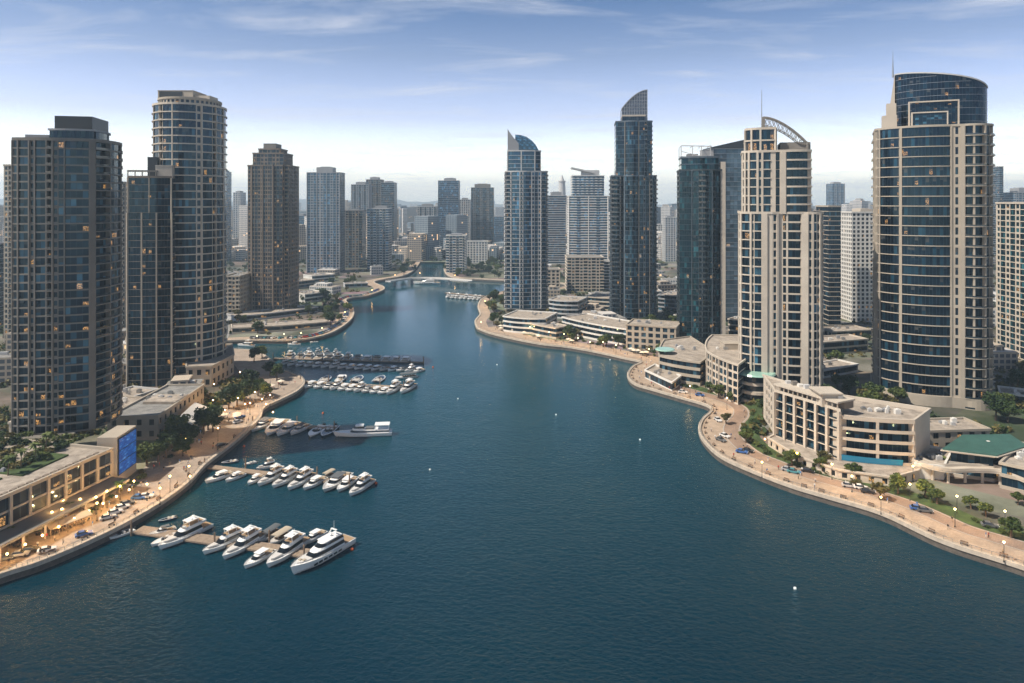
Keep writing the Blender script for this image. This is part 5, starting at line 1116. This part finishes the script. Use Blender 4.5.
for k in range(17):
    x = 284+k*8.4; y = 361+k*.45; moor(rn.choice([PC, PC, PC2, PF, PC]), (x+5, y-1.5), (x-5, y+4), f'boat on the near side of the farthest pier, {ordinal(k+1)} from the quay', 2, 1.3, GE)
for k in range(13):
    x = 290+k*9.6; y = 356.5+k*.3; moor(rn.choice([PC, PC2, PF]), (x-2, y+.5), (x+4, y-2.5), f'boat on the far side of the farthest pier, {ordinal(k+1)} from the quay', 1.5, 1.3, GE)
for k in range(4): moor(PF, (312+k*9, 350.5+k*.3), (303+k*9, 353.5+k*.3), f'large white yacht lying behind the farthest pier, {ordinal(k+1)} from the quay', 1.5, 1, GE)
for k in range(8): moor(rn.choice([PC, PF, PC]), (450+k*4.4, 295.6+k*.35), (447+k*4.4, 297.8+k*.35), f'tiny boat at the small far jetty, {ordinal(k+1)} from its outer end', 1, 1.6, 'boats at the small far jetty')
moor(PF, (254, 344.5), (238, 345), 'white yacht tied up under the left headland terraces', 1.5); moor(PY, (440, 283), (414, 283.5), 'hazy white ship lying in front of the far bridge', 1.5)
moor(PC, (300, 343.5), (288, 344), 'white cruiser tied to the left headland quay', 1.2); moor(PS, (318, 341), (310, 342), 'small speedboat tied to the left headland quay', 1)

# ------------------------------------------------------------------ lamps
def lamp_proto(glow=None):
    r = thing('street_lamp', 'x', 'street lamp'); mb = MB(); mb.cyl(0, 0, 0, .5, .22, .14); mb.cyl(0, 0, .5, 5.0, .09, .06); mb.obj('pole', 'darkmetal', r)
    mb = MB(); mb.cyl(0, 0, 4.95, 5.1, .18); mb.cyl(0, 0, 5.72, 5.85, .22, .05); mb.obj('lamp_cap', 'darkmetal', r)
    mb = MB(); mb.sph((0, 0, 5.4), .30, 10, 7); mb.obj('lamp_globe', 'lamp', r)
    return register(r)
LPM = lamp_proto()
def lamp(x, y, label, z=GZ, sc=1, world=None, group=None):
    X, Y = world or gp(x, y, z); return place(LPM, (X, Y, z), 0, sc, label, group)
# (pixel of the globe) -> foot found through the globe height
def lamp_at_globe(x, y, label, group, sc=1, z=GZ):
    X, Y = gp(x, y, z+5.4*sc); return place(LPM, (X, Y, z), 0, sc, label, group)
GR, GL = 'lit street lamps on the right promenade', 'lit street lamps on the left promenade'
right = [(549, 332), (564, 334), (578, 338), (590, 342), (603, 342), (616, 345), (649, 349), (511, 322), (530, 327), (765, 439), (797, 453), (832, 464), (852, 476), (913, 466), (910, 484), (957, 496), (955, 509), (1005, 511), (1004, 542), (762, 462), (881, 497), (690, 386), (727, 398)]
for k, (x, y) in enumerate(sorted(right)): lamp_at_globe(x, y, f'lit globe lamp on the right promenade, {ordinal(k+1)} counted from the far end', GR)
left = [(29, 497, ), (31, 490), (62, 509), (63, 500), (96, 497), (97, 503), (107, 491), (134, 481), (170, 476), (190, 476), (189, 466), (186, 439), (205, 392), (213, 400), (222, 397), (250, 403), (262, 399), (270, 395), (245, 404), (233, 386), (214, 384), (273, 412), (170, 404), (240, 372), (45, 505), (52, 512), (80, 499), (120, 486), (225, 410), (238, 398), (255, 392), (266, 404), (218, 428), (160, 488), (147, 484)]
for k, (x, y) in enumerate(sorted(left, key=lambda p: -p[1])): lamp_at_globe(x, y, f'lit globe lamp on the left promenade, {ordinal(k+1)} counted from the near end', GL)
for k, (x, y) in enumerate([(257, 336), (284, 334), (301, 333), (322, 328), (345, 312), (348, 303), (372, 290), (395, 275), (420, 273), (455, 275), (485, 301), (481, 322)]): lamp_at_globe(x, y, f'lit globe lamp on the far quays, {ordinal(k+1)} counted from the left', 'lit street lamps on the far quays', 1)

# ------------------------------------------------------------------ trees
SH_ = [Vector(p) for p in shore[::3]]
def leaves(mb, c, rad, n, size, rn, mi=0, flat=.75):
    for _ in range(n):
        d_ = Vector((rn.gauss(0, 1), rn.gauss(0, 1), rn.gauss(0, 1))).normalized()*rad*(rn.random()**.45); p = Vector(c)+Vector((d_.x, d_.y, d_.z*flat))
        u = Vector((rn.gauss(0, 1), rn.gauss(0, 1), rn.gauss(0, .5))).normalized(); w = u.cross(Vector((rn.gauss(0, 1), rn.gauss(0, 1), rn.gauss(0, 1)))).normalized(); s = size*rn.uniform(.6, 1.4)
        mb.quad(p-u*s*.5, p+w*s*.35, p+u*s*.5, p-w*s*.35, mi=mi)
def tree_proto(seed, H, CR, lm, dens=1.0, size=.75, name='broadleaf_tree'):
    rn = random.Random(seed); r = thing(name, 'x', 'tree'); tk = MB()
    tk.rings([[(rr*math.cos(k*math.pi/4)+ox, rr*math.sin(k*math.pi/4)+oy, z) for k in range(8)] for rr, z, ox, oy in ((.36, 0, 0, 0), (.25, H*.25, .1, 0), (.17, H*.5, .15, .15), (.07, H*.85, 0, .2))])
    cr = MB(); centres = []
    for k in range(11):
        a = k*2.4+rn.uniform(-.4, .4); rr = CR*rn.uniform(.25, .78); z = H*rn.uniform(.48, .92); c = (rr*math.cos(a), rr*math.sin(a), z-rr*.12); centres.append(c)
        tk.bar((.12, .1, H*rn.uniform(.28, .5)), c, .13)
    centres.append((0, 0, H*.86))
    for c in centres: leaves(cr, c, CR*rn.uniform(.34, .5), int(95*dens), size, rn)
    tk.obj('trunk', 'bark', r); cr.obj('crown', lm, r); return register(r)
def palm_proto(seed, H=8):
    rn = random.Random(seed); r = thing('palm_tree', 'x', 'tree'); tk = MB(); bend = rn.uniform(.2, .7)
    tk.rings([[(rr*math.cos(k*math.pi/4)+bend*(z/H)**2, rr*math.sin(k*math.pi/4), z) for k in range(8)] for rr, z in ((.34, 0), (.22, H*.2), (.19, H*.6), (.17, H))]); tk.obj('trunk', 'bark', r)
    cr = MB()
    for k in range(20):
        a = k*2.39; el = rn.uniform(-.2, 1.0); L_ = rn.uniform(2.5, 3.3); pr = None
        for q in range(7):
            t_ = q/6; x = L_*t_*math.cos(el*(1-t_*.5)); z = H+L_*t_*math.sin(el)-1.9*t_*t_; wd = .55*math.sin(math.pi*min(1, t_*.9+.08))
            c = Vector((bend+x*math.cos(a), x*math.sin(a), z)); sd_ = Vector((-math.sin(a), math.cos(a), 0))*wd; l_, rr_ = c-sd_-Vector((0, 0, wd*.5)), c+sd_-Vector((0, 0, wd*.5))
            if pr: cr.quad(pr[0], pr[1], c, l_); cr.quad(pr[1], pr[2], rr_, c)
            pr = (l_, c, rr_)
    cr.obj('crown', 'leaf', r); return register(r)
TR = [tree_proto(1, 6.5, 3.1, 'leaf'), tree_proto(2, 5.5, 2.7, 'leaf'), tree_proto(3, 7.5, 3.8, 'leafd', 1.2), tree_proto(4, 5.0, 2.6, 'leafo', .7, name='olive_tree')]
PM = palm_proto(5)
def bush_proto(seed, lm):
    rn = random.Random(seed); cr = MB()
    for k in range(5): leaves(cr, (rn.uniform(-1, 1), rn.uniform(-1, 1), .7), .95, 55, .5, rn)
    o = cr.obj('shrub', lm); tag(o, 'x', 'shrub'); return register(o)
BS = [bush_proto(11, 'leaf'), bush_proto(12, 'leafo'), bush_proto(13, 'leafd')]
rn = random.Random(9)
near_r = [(746, 443), (726, 424), (825, 466), (854, 479), (898, 494), (880, 500), (925, 498), (937, 504), (971, 509), (1011, 538), (986, 517), (820, 472), (943, 470), (1012, 404), (710, 392), (718, 398), (732, 402), (1035, 520), (1018, 505), (792, 466)]
for k, (x, y) in enumerate(sorted(near_r)):
    X, Y = gp(x, y); p = rn.choice(TR[:2]+[TR[3]] if k % 4 else [TR[1]]); s = rn.uniform(.75, 1.1); place(p, (X, Y, GZ), rn.uniform(0, 6), s, f'green tree by the right promenade, {ordinal(k+1)} counted from the teal tower side', 'trees along the right promenade')
near_l = [(158, 462), (166, 458), (172, 448), (147, 466), (183, 456), (178, 438), (208, 430), (215, 424), (213, 432), (258, 396), (266, 398), (245, 402), (237, 406), (229, 409), (204, 434), (186, 450), (262, 358), (254, 362), (277, 380), (270, 376), (235, 400), (250, 390)]
for k, (x, y) in enumerate(sorted(near_l, key=lambda p: -p[1])):
    X, Y = gp(x, y); p = TR[2] if k % 3 else TR[0]; place(p, (X, Y, GZ), rn.uniform(0, 6), rn.uniform(1.0, 1.5), f'dark green tree by the left promenade, {ordinal(k+1)} counted from the near end', 'trees along the left promenade')
for k, (x, y, z) in enumerate([(21, 470, podz), (8, 476, podz), (36, 462, podz), (102, 490, GZ), (12, 545, GZ), (70, 520, GZ), (120, 500, GZ), (46, 452, podz)]):
    X, Y = gp(x, y, z); place(PM, (X, Y, z), rn.uniform(0, 6), rn.uniform(.6, .85), f'palm by the left podium, {ordinal(k+1)} in the row counted from the left' if False else f'palm {"on the podium terrace" if z > 5 else "on the street below the podium"}, {ordinal(k+1)} of the podium palms', 'palms round the left podium')
for k in range(120):
    x, y = rn.uniform(-10, 95), rn.uniform(436, 470); X, Y = gp(x, y, podz)
    if X > -150-.02*(Y-230) or Y < 190: continue
    place(rn.choice(BS), (X, Y, podz), rn.uniform(0, 6), rn.uniform(.8, 1.6), 'round green shrub in the planting beds of the podium roof terrace', 'shrubs on the podium terrace')
inl = offset_line(sh_r, S*19.5)
for k in range(30, len(inl), 2):
    p = inl[k]
    if rn.random() < .25 or p[1] < 150: continue
    place(rn.choice(BS), (p[0]+rn.uniform(-2, 2), p[1]+rn.uniform(-2, 2), GZ), rn.uniform(0, 6), rn.uniform(.7, 1.3), 'low shrub in the planting strip behind the right promenade', 'shrubs behind the right promenade')
for k in range(34):
    x, y = (rn.uniform(830, 905), rn.uniform(400, 428)) if k < 22 else (rn.uniform(760, 835), rn.uniform(404, 425))
    X, Y = gp(x, y); p = rn.choice(TR); place(p, (X, Y, GZ), rn.uniform(0, 6), rn.uniform(1.0, 1.6), 'tree in the garden between the waterfront hotel and the huge dark tower', 'trees in the garden behind the waterfront hotel')
um = MB(); k = tries = 0
while k < 3400 and tries < 40000:
    tries += 1; x, y = rn.uniform(-20, 1044), 236+(rn.random()**1.1)*200; X, Y = gp(x, y)
    if not tri_in((X, Y)) or not all((X-a)**2+(Y-b_)**2 > (c*.72)**2 for a, b_, c in FOOT) or min((p-Vector((X, Y))).length for p in SH_) < 22: continue
    if noise.noise(Vector((X*.018, Y*.012, 2))) < -.12: continue
    s = rn.uniform(1.4, 3.2); leaves(um, (X, Y, GZ+s*.4), s, 24, 1.9, rn, rn.randint(0, 1)); k += 1
tag(um.obj('undergrowth', ['leafd', 'leafo']), 'patchy green shrubs and undergrowth between the buildings', 'shrubs', kind='stuff')
inl_ = offset_line(sh_l, S*18)
for k in range(14, 62):
    p = inl_[k]
    if rn.random() < .35: continue
    place(rn.choice(BS), (p[0]+rn.uniform(-1.5, 1.5), p[1]+rn.uniform(-1.5, 1.5), GZ), rn.uniform(0, 6), rn.uniform(.5, 1.0), 'low shrub between the podium canopy and the left promenade', 'shrubs along the left promenade')
for k in range(14):
    X, Y = gp(rn.uniform(996, 1075), rn.uniform(372, 425)); place(rn.choice(TR), (X, Y, GZ), rn.uniform(0, 6), rn.uniform(1.0, 1.6), 'tree beside the road at the right edge behind the huge dark tower', 'trees at the right edge road')
# scattered trees on the middle ground: each its own object
def clear(x, y, r=2): return all((x-a)**2+(y-b_)**2 > (c+r)**2 for a, b_, c in FOOT)
SH = [Vector(p) for p in shore[::3]]
def dshore(x, y): return min((p-Vector((x, y))).length for p in SH)
cnt = 0; tries = 0; GT = 'trees dotted over the middle ground'
while cnt < 110 and tries < 9000:
    tries += 1; x, y = rn.uniform(0, 1024), 248+ (rn.random()**1.2)*170; X, Y = gp(x, y)
    if not tri_in((X, Y)) or not clear(X, Y) or dshore(X, Y) < 19: continue
    if noise.noise(Vector((X*.01, Y*.006, 0))) < -.02: continue
    p = rn.choice(TR); place(p, (X, Y, GZ), rn.uniform(0, 6), rn.uniform(.8, 1.5), 'small green tree among the low buildings behind the waterfront', GT); cnt += 1
for lb_, gr_, n_, (xa_, xb_, ya_, yb_), md in (('tree in the park strip between the left headland terraces', 'trees on the left headland', 34, (236, 350, 284, 334), 8),
        ('tree on the grassy tip left of the sail-topped tower', 'trees by the sail-topped tower', 16, (482, 506, 296, 328), 7), ('tree on the far bank behind the low bridge', 'trees on the far bank', 34, (396, 506, 258, 277), 10),
        ('tree between the terraces along the far right promenade', 'trees along the far right terraces', 22, (540, 700, 322, 362), 13)):
    c_ = tr_ = 0
    while c_ < n_ and tr_ < 3000:
        tr_ += 1; X, Y = gp(rn.uniform(xa_, xb_), rn.uniform(ya_, yb_))
        if not tri_in((X, Y)) or dshore(X, Y) < md or not all((X-a)**2+(Y-b_)**2 > (c*.75)**2 for a, b_, c in FOOT): continue
        place(rn.choice(TR), (X, Y, GZ), rn.uniform(0, 6), rn.uniform(.9, 1.5), lb_, gr_); c_ += 1
# the far tree cover as one mass
fm = MB(); k = 0; tries = 0
while k < 3600 and tries < 60000:
    tries += 1; x, y = rn.uniform(-60, 1084), 214+(rn.random()**1.1)*100; X, Y = gp(x, y)
    if not tri_in((X, Y)) or not clear(X, Y) or dshore(X, Y) < 16 or noise.noise(Vector((X*.006, Y*.003, 5))) < -.18: continue
    s = rn.uniform(2.5, 5.5)*(1 if y < 270 else .6); leaves(fm, (X, Y, GZ+s*.7), s, 26, 3.6*(1 if y < 270 else .6), rn); k += 1
tag(fm.obj('far_tree_cover', 'leafd'), 'far dark green tree cover between the hazy city blocks', 'trees', kind='stuff')

# ------------------------------------------------------------------ middle ground and far city
def low_block(X, Y, w, d_, h_, m, rz, label, group, name='low_building', seed=0):
    rn2 = random.Random(seed); r = thing(name, label, 'building', (X, Y, GZ), rz, group)
    mb = MB(); mb.box(-w/2, w/2, -d_/2, d_/2, 0, h_)
    if rn2.random() < .4: mb.box(-w*.3, w*.2, -d_*.3, d_*.35, h_, h_+3.2)
    mb.obj('wall', m, r); mb = MB(); mb.box(-w/2-.25, w/2+.25, -d_/2-.25, d_/2+.25, h_-.5, h_+.03) if False else mb.box(-w/2+.3, w/2-.3, -d_/2+.3, d_/2-.3, h_+.02, h_+.25); mb.obj('roof', rn2.choice(['roofgrey', 'rooftan', 'palegrey']), r)
    for q in range(rn2.randint(1, 3)):
        x = rn2.uniform(-w*.4, w*.3); y = rn2.uniform(-d_*.4, d_*.3); mb = MB(); mb.box(x, x+w*.12, y, y+d_*.12, h_+.3, h_+1.9); mb.obj('rooftop_unit', 'palegrey', r)
    foot(X, Y, max(w, d_)*.55); return r
cnt = tries = 0
while cnt < 135 and tries < 9000:
    tries += 1; side = rn.random(); x = rn.uniform(0, 400) if side < .4 else rn.uniform(520, 1024); y = 262+(rn.random()**1.3)*(110 if x > 600 else 140); X, Y = gp(x, y); w = rn.uniform(12, 34); d_ = rn.uniform(10, 24)
    if not tri_in((X, Y)) or not clear(X, Y, w*.5) or dshore(X, Y) < 24+w*.5: continue
    low_block(X, Y, w, d_, rn.choice([4, 5, 7.5, 7.5, 11, 14]), rn.choice(['f_pale', 'f_tan', 'f_white', 'f_tan']), rn.uniform(-.5, .5), 'low pale building on the middle ground between the towers', 'low buildings between the towers', seed=cnt); cnt += 1
cnt = tries = 0
while cnt < 160 and tries < 9000:
    tries += 1; x = rn.uniform(-60, 1084); y = 213+(rn.random()**1.5)*44; X, Y = gp(x, y)
    if not tri_in((X, Y)) or not clear(X, Y, 14) or dshore(X, Y) < 40: continue
    tall = rn.random() < .28; w = rn.uniform(22, 60)*(1 if not tall else .6); d_ = rn.uniform(18, 36); h_ = rn.uniform(10, 34) if not tall else rn.uniform(50, 115)
    r = thing('city_block', 'hazy distant city building towards the horizon', 'building', (X, Y, GZ), rn.uniform(-.6, .6), 'hazy city buildings towards the horizon')
    mb = MB(); mb.box(-w/2, w/2, -d_/2, d_/2, 0, h_); mb.box(-w*.25, w*.2, -d_*.25, d_*.2, h_, h_+4+rn.random()*4); mb.obj('wall', rn.choice(['f_pale', 'f_tan', 'f_blue', 'f_white', 'f_blue']), r); foot(X, Y, w*.4); cnt += 1
mb = MB(); k = tries = 0
while k < 5200 and tries < 60000:
    tries += 1; y = 206.5+(rn.random()**1.3)*54; x = rn.uniform(-80, 1104); X, Y = gp(x, y); w = rn.uniform(14, 50)*(.6 if y > 235 else 1)
    if not tri_in((X, Y)) or not clear(X, Y, 12) or dshore(X, Y) < 40: continue
    h_ = rn.uniform(6, 24) if rn.random() < .86 else rn.uniform(30, 90); mi = rn.randint(0, 3)
    a = rn.uniform(-.6, .6); ca, sa_ = math.cos(a), math.sin(a); d_ = rn.uniform(14, 40)
    mb.prism([(X+ca*px_-sa_*py_, Y+sa_*px_+ca*py_) for px_, py_ in ((-w/2, -d_/2), (w/2, -d_/2), (w/2, d_/2), (-w/2, d_/2))], GZ, GZ+h_, mi, bottom=False); k += 1
tag(mb.obj('distant_city', ['f_pale', 'f_tan', 'f_white', 'f_blue']), 'mass of tiny hazy roofs spreading to the hills', 'city', kind='stuff')

# ------------------------------------------------------------------ cars, people, parasols, awning
def car_proto(m):
    r = thing('parked_car', 'x', 'car'); mb = MB()
    prof = [(-2.15, .35), (-2.2, .8), (-1.9, .95), (.9, .98), (2.0, .8), (2.15, .5), (2.1, .35)]
    mb.rings([[(x, y*(.96 if abs(x) > 2 else 1), z) for x, z in prof] for y in (-.88, .88)]); mb.obj('body', m, r)
    cab_ = [(-1.75, .95), (-1.3, 1.42), (.1, 1.45), (.95, .97)]; mb = MB(); mb.rings([[(x, y*(1 if z < 1 else .85), z) for x, z in cab_] for y in (-.8, .8)]); mb.obj('window', 'bglass', r)
    mb = MB(); mb.box(-1.25, .05, -.66, .66, 1.44, 1.49); mb.obj('roof', m, r)
    for x in (-1.35, 1.35):
        for y in (-.86, .86): mb = MB(); mb.rings([[(x+.33*math.cos(a*math.pi/5), y+o, .33+.33*math.sin(a*math.pi/5)) for a in range(10)] for o in (-.1, .1)]); mb.obj('wheel', 'black', r)
    for y in (-.6, .6): mb = MB(); mb.box(2.02, 2.17, y-.2, y+.2, .58, .74); mb.obj('headlight', 'hull', r)
    return register(r)
CARS = {k: car_proto('c_'+k) for k in ('white', 'black', 'silver', 'blue', 'red', 'grey', 'teal')}
def car(x, y, deg, colr, label, group, z=GZ):
    X, Y = gp(x, y, z); place(CARS[colr], (X, Y, z+.02), R(deg), 1.05, label, group)
GCR, GCL, GCH = 'cars standing on the right promenade', 'cars standing on the left promenade', 'cars parked on the left headland quay'
for x, y, dg, c, lb in [(721, 441, -60, 'grey', 'grey car on the right promenade bulge, foremost of the pair'), (725, 437, -60, 'white', 'white car behind the grey one on the promenade bulge'), (742, 453, -30, 'blue', 'blue car at the foot of the hotel plinth on the promenade'), (748, 452, -30, 'black', 'black car beside the blue one on the right promenade'),
                        (788, 471, -30, 'silver', 'silver car on the right promenade under the hotel'), (794, 473, -30, 'teal', 'teal car right behind the silver one'), (808, 472, -25, 'black', 'black car alone near the hotel trees'), (849, 487, -20, 'silver', 'silver car left of the parked white pair'), (861, 489, -20, 'white', 'white car among the group in front of the plinth'),
                        (868, 493, -20, 'black', 'black car at the right end of the plinth group'), (918, 510, -20, 'blue', 'blue car alone mid-way along the promenade'), (925, 512, -20, 'grey', 'dark grey car just right of the blue car'), (990, 527, -20, 'grey', 'grey car near the right edge trees'), (885, 480, -10, 'white', 'white car close to the hotel wall'), (718, 421, -80, 'white', 'white car by the tree on the promenade bulge'),
                        (683, 393, -20, 'white', 'white car beside the cafe pavilion'), (700, 396, -20, 'blue', 'blue car left of the curved cream block')]:
    car(x, y, dg, c, lb, GCR)
for x, y, dg, c, lb in [(47, 552, 30, 'white', 'white car nearest the camera on the left promenade'), (30, 552, 25, 'black', 'black car left of the nearest white car'), (4, 560, 20, 'grey', 'grey car at the left edge of the promenade'), (20, 556, 20, 'silver', 'silver car near the left edge'), (84, 536, 35, 'blue', 'blue car beside the long tan awning'), (108, 519, 40, 'silver', 'silver car on the left promenade by the nearest pier'),
                        (115, 514, 40, 'white', 'white car next to the silver one by the nearest pier'), (122, 509, 40, 'white', 'white car behind the pair by the nearest pier'), (127, 505, 40, 'grey', 'grey car third behind the nearest pier'), (139, 499, 5, 'blue', 'blue car turned across the promenade above the nearest pier'), (146, 498, 10, 'white', 'white car beside the turned blue one'),
                        (238, 423, 50, 'silver', 'silver car on the sunny paving by the third pier'), (240, 418, 50, 'blue', 'blue car on the sunny paving by the third pier'), (222, 446, 50, 'black', 'black car on the sunlit stretch of the left promenade')]:
    car(x, y, dg, c, lb, GCL)
i3 = offset_line(sh_l2, S*6)
k = 0
for i in range(6, 62, 1):
    p = i3[i]; q = i3[i+1]
    if math.hypot(q[0]-p[0], q[1]-p[1]) < 1: continue
    for t_ in (0, .5):
        if rn.random() < .2: continue
        k += 1; c = rn.choice(list(CARS)); X, Y = p[0]+(q[0]-p[0])*t_, p[1]+(q[1]-p[1])*t_
        place(CARS[c], (X, Y, GZ+.03), math.atan2(q[1]-p[1], q[0]-p[0])+1.2, 1.1, f'small {c} car in the long line parked on the left headland quay', GCH)
# people
def person_proto(top, legs, walk):
    v = [(0, 0, .95), (0, 0, 1.2), (0, 0, 1.42), (0, 0, 1.52), (0, 0, 1.68), (0, .1, .9), (walk*.12, .1, .5), (walk*.05-.12*walk*2, .1, .06), (0, -.1, .9), (-walk*.1, -.1, .5), (-walk*.25+.5*walk, -.1, .06) if False else (-walk*.22, -.1, .06), (0, .2, 1.4), (-walk*.1, .25, 1.12), (walk*.05, .26, .88), (0, -.2, 1.4), (walk*.1, -.25, 1.12), (walk*.2, -.26, .9)]
    rad = [.15, .14, .15, .055, .1, .09, .065, .05, .09, .065, .05, .06, .045, .04, .06, .045, .04]
    e = [(0, 1), (1, 2), (2, 3), (3, 4), (0, 5), (5, 6), (6, 7), (0, 8), (8, 9), (9, 10), (2, 11), (11, 12), (12, 13), (2, 14), (14, 15), (15, 16)]
    me = D.meshes.new('body_sketch'); me.from_pydata(v, e, []); o = D.objects.new('body_sketch', me); COL.objects.link(o)
    sk = o.modifiers.new('skin', 'SKIN'); l = me.skin_vertices[0].data
    for i, q in enumerate(rad): l[i].radius = (q, q)
    l[0].use_root = True; o.modifiers.new('ss', 'SUBSURF').levels = 1
    dg = bpy.context.evaluated_depsgraph_get(); m2 = D.meshes.new_from_object(o.evaluated_get(dg)); D.objects.remove(o); D.meshes.remove(me)
    for q in (M['skin'], M[top], M[legs]): m2.materials.append(q)
    for p in m2.polygons: z = p.center.z; p.material_index = 0 if z > 1.5 or (z < 1.0 and abs(p.center.y) > .2) else (1 if z > .95 else 2)
    m2.name = 'person'; o = link('person', m2); tag(o, 'x', 'person'); return register(o)
PP = [person_proto('k_white', 'k_navy', 1), person_proto('k_red', 'k_black', .6), person_proto('k_black', 'k_tan', 1), person_proto('k_blue', 'k_white', .3), person_proto('k_tan', 'k_black', .8)]
PPL = ['person in a white top and navy trousers strolling on the waterfront', 'person in a red top and black trousers strolling on the waterfront', 'person in a black top and tan trousers strolling on the waterfront', 'person in a blue top and white trousers strolling on the waterfront', 'person in a tan top and black trousers strolling on the waterfront']
def people(line, d0, d1, i0, i1, n):
    for _ in range(n):
        k = rn.randint(i0, i1); d_ = rn.uniform(d0, d1); P = offset_line(line[max(0, k-1):k+2], S*d_); p = P[1]; q = rn.randint(0, 4)
        place(PP[q], (p[0]+rn.uniform(-1, 1), p[1]+rn.uniform(-1, 1), GZ+.02), rn.uniform(0, 6.28), 1.05, PPL[q], 'people strolling on the promenades')
people(sh_r, 2.5, 15, 60, len(sh_r)-12, 55); people(sh_l, 3, 18, 18, 95, 95); people(sh_r, 3, 14, 4, 60, 30)
# parasols
r = thing('parasol', 'x', 'parasol'); mb = MB(); mb.cyl(0, 0, 0, 2.6, .05); mb.cyl(0, 0, 0, .12, .35); mb.obj('pole', 'wood', r)
mb = MB(); K = 8; mb.rings([[(1.9*math.cos(2*math.pi*i/K), 1.9*math.sin(2*math.pi*i/K), 2.15) for i in range(K)], [(.08*math.cos(2*math.pi*i/K), .08*math.sin(2*math.pi*i/K), 2.9) for i in range(K)]]); mb.obj('canopy', 'umbr', r)
PU = register(r)
r = thing('cafe_table', 'x', 'table'); mb = MB(); mb.cyl(0, 0, .7, .75, .45, None, 12); mb.obj('table_top', 'wood', r); mb = MB(); mb.cyl(0, 0, 0, .7, .05); mb.cyl(0, 0, 0, .05, .3); mb.obj('leg', 'darkmetal', r)
for k in range(3):
    a = k*2.09; x, y = .85*math.cos(a), .85*math.sin(a); mb = MB(); mb.box(x-.22, x+.22, y-.22, y+.22, .40, .46)
    for sx_ in (-.18, .18):
        for sy_ in (-.18, .18): mb.bar((x+sx_, y+sy_, 0), (x+sx_, y+sy_, .4), .05)
    bx_, by_ = 1.07*math.cos(a), 1.07*math.sin(a); mb.bar((bx_, by_, .45), (bx_, by_, .9), .4, .06); mb.obj('chair', 'darkmetal', r) if False else mb.obj('stool', 'darkmetal', r)
PT = register(r)
def cafe(line, i0, i1, d0, d1, n, lb):
    for _ in range(n):
        k = rn.randint(i0, i1); P = offset_line(line[k-1:k+2], S*rn.uniform(d0, d1)); p = P[1]; x, y = p[0]+rn.uniform(-2, 2), p[1]+rn.uniform(-2, 2)
        if rn.random() < .55: place(PU, (x, y, GZ+.02), rn.uniform(0, 1), 1, 'cream cafe parasol on the '+lb, 'cafe parasols on the '+lb)
        place(PT, (x+.2, y+.6, GZ+.02), rn.uniform(0, 6), 1, 'small round cafe table with stools on the '+lb, 'cafe tables on the '+lb)
cafe(sh_l, 12, 34, 16, 20.5, 18, 'left promenade'); cafe(sh_r, 4, 56, 12, 17, 24, 'far stretch of the right promenade'); cafe(sh_l, 60, 90, 10, 20, 14, 'left promenade by the third pier')
r = thing('park_bench', 'x', 'bench'); mb = MB(); mb.box(-.9, .9, -.25, .25, .42, .48); mb.obj('seat', 'wood', r); mb = MB(); mb.box(-.9, .9, .25, .31, .55, .95); mb.obj('backrest', 'wood', r)
for x in (-.75, .75): mb = MB(); mb.box(x-.05, x+.05, -.22, .28, 0, .42); mb.obj('leg', 'darkmetal', r)
PBn = register(r)
for ln_, i0, i1 in ((sh_r, 66, len(sh_r)-10), (sh_l, 20, 60)):
    Lb = offset_line(ln_, S*2.2)
    for k in range(i0, i1, 4):
        q, q2 = Lb[k], Lb[k+1]; place(PBn, (q[0], q[1], GZ+.015), math.atan2(q2[1]-q[1], q2[0]-q[0]), 1.1, 'slatted wooden bench facing the water along the quay railing', 'benches along the quays')
# long tan awning
q0, q1 = Vector(gp(46, 537, GZ)), Vector(gp(88, 521, GZ)); vv = q1-q0; l = vv.length
r = thing('long_awning', 'long tan restaurant awning on the left promenade, lit by warm lamps', 'awning', (q0.x, q0.y, GZ), math.atan2(vv.y, vv.x))
mb = MB(); mb.rings([[(x, y, z) for y, z in ((-2.6, 2.7), (0, 3.5), (2.6, 2.7), (2.6, 2.55), (0, 3.35), (-2.6, 2.55))] for x in (0, l)]); mb.obj('awning_cloth', 'awning', r)
for k in range(6):
    for y in (-2.4, 2.4): mb = MB(); mb.cyl(l*k/5*.98+.1, y, 0, 2.65, .08); mb.obj('post', 'wood', r)
for k in range(6): place(PT, tuple((q0+vv*(k+.5)/6).to_3d()+Vector((0, 0, GZ+.02))), k, 1.1, 'small round cafe table under the long tan awning', 'cafe tables under the tan awning')
# the lit restaurant strip under the podium canopy: hanging lamps that really light the street
ha, hb = Vector(a0) if False else Vector((pts[0][0], pts[0][1])), None
base_a = Vector(gp(-30, 545, 8)); base_b = Vector(gp(112, 476, 8)); bv = (base_b-base_a); bl_ = bv.length; bn = Vector((bv.y, -bv.x)).normalized()
for k in range(9):
    p = base_a+bv*((k+.5)/9)+bn*9.2; r = thing('hanging_lamp', f'warm bracket lamp under the podium canopy, {ordinal(k+1)} counted from the left', 'lamp', (p.x, p.y, 0), 0, 'warm lamps under the podium canopy')
    mb = MB(); mb.cyl(0, 0, 5.75, 7.0, .04); mb.obj('rod', 'darkmetal', r); mb = MB(); mb.sph((0, 0, 5.4), .3, 10, 6); mb.obj('lamp_globe', 'lamp', r)
    li = D.lights.new('lamp_light', 'POINT'); li.energy = 120; li.color = (1, .58, .2); li.shadow_soft_size = .4; lo = D.objects.new('lamp_light', li); COL.objects.link(lo); lo.parent = r; lo.location = (0, 0, 4.9)
print('objects', len(D.objects))
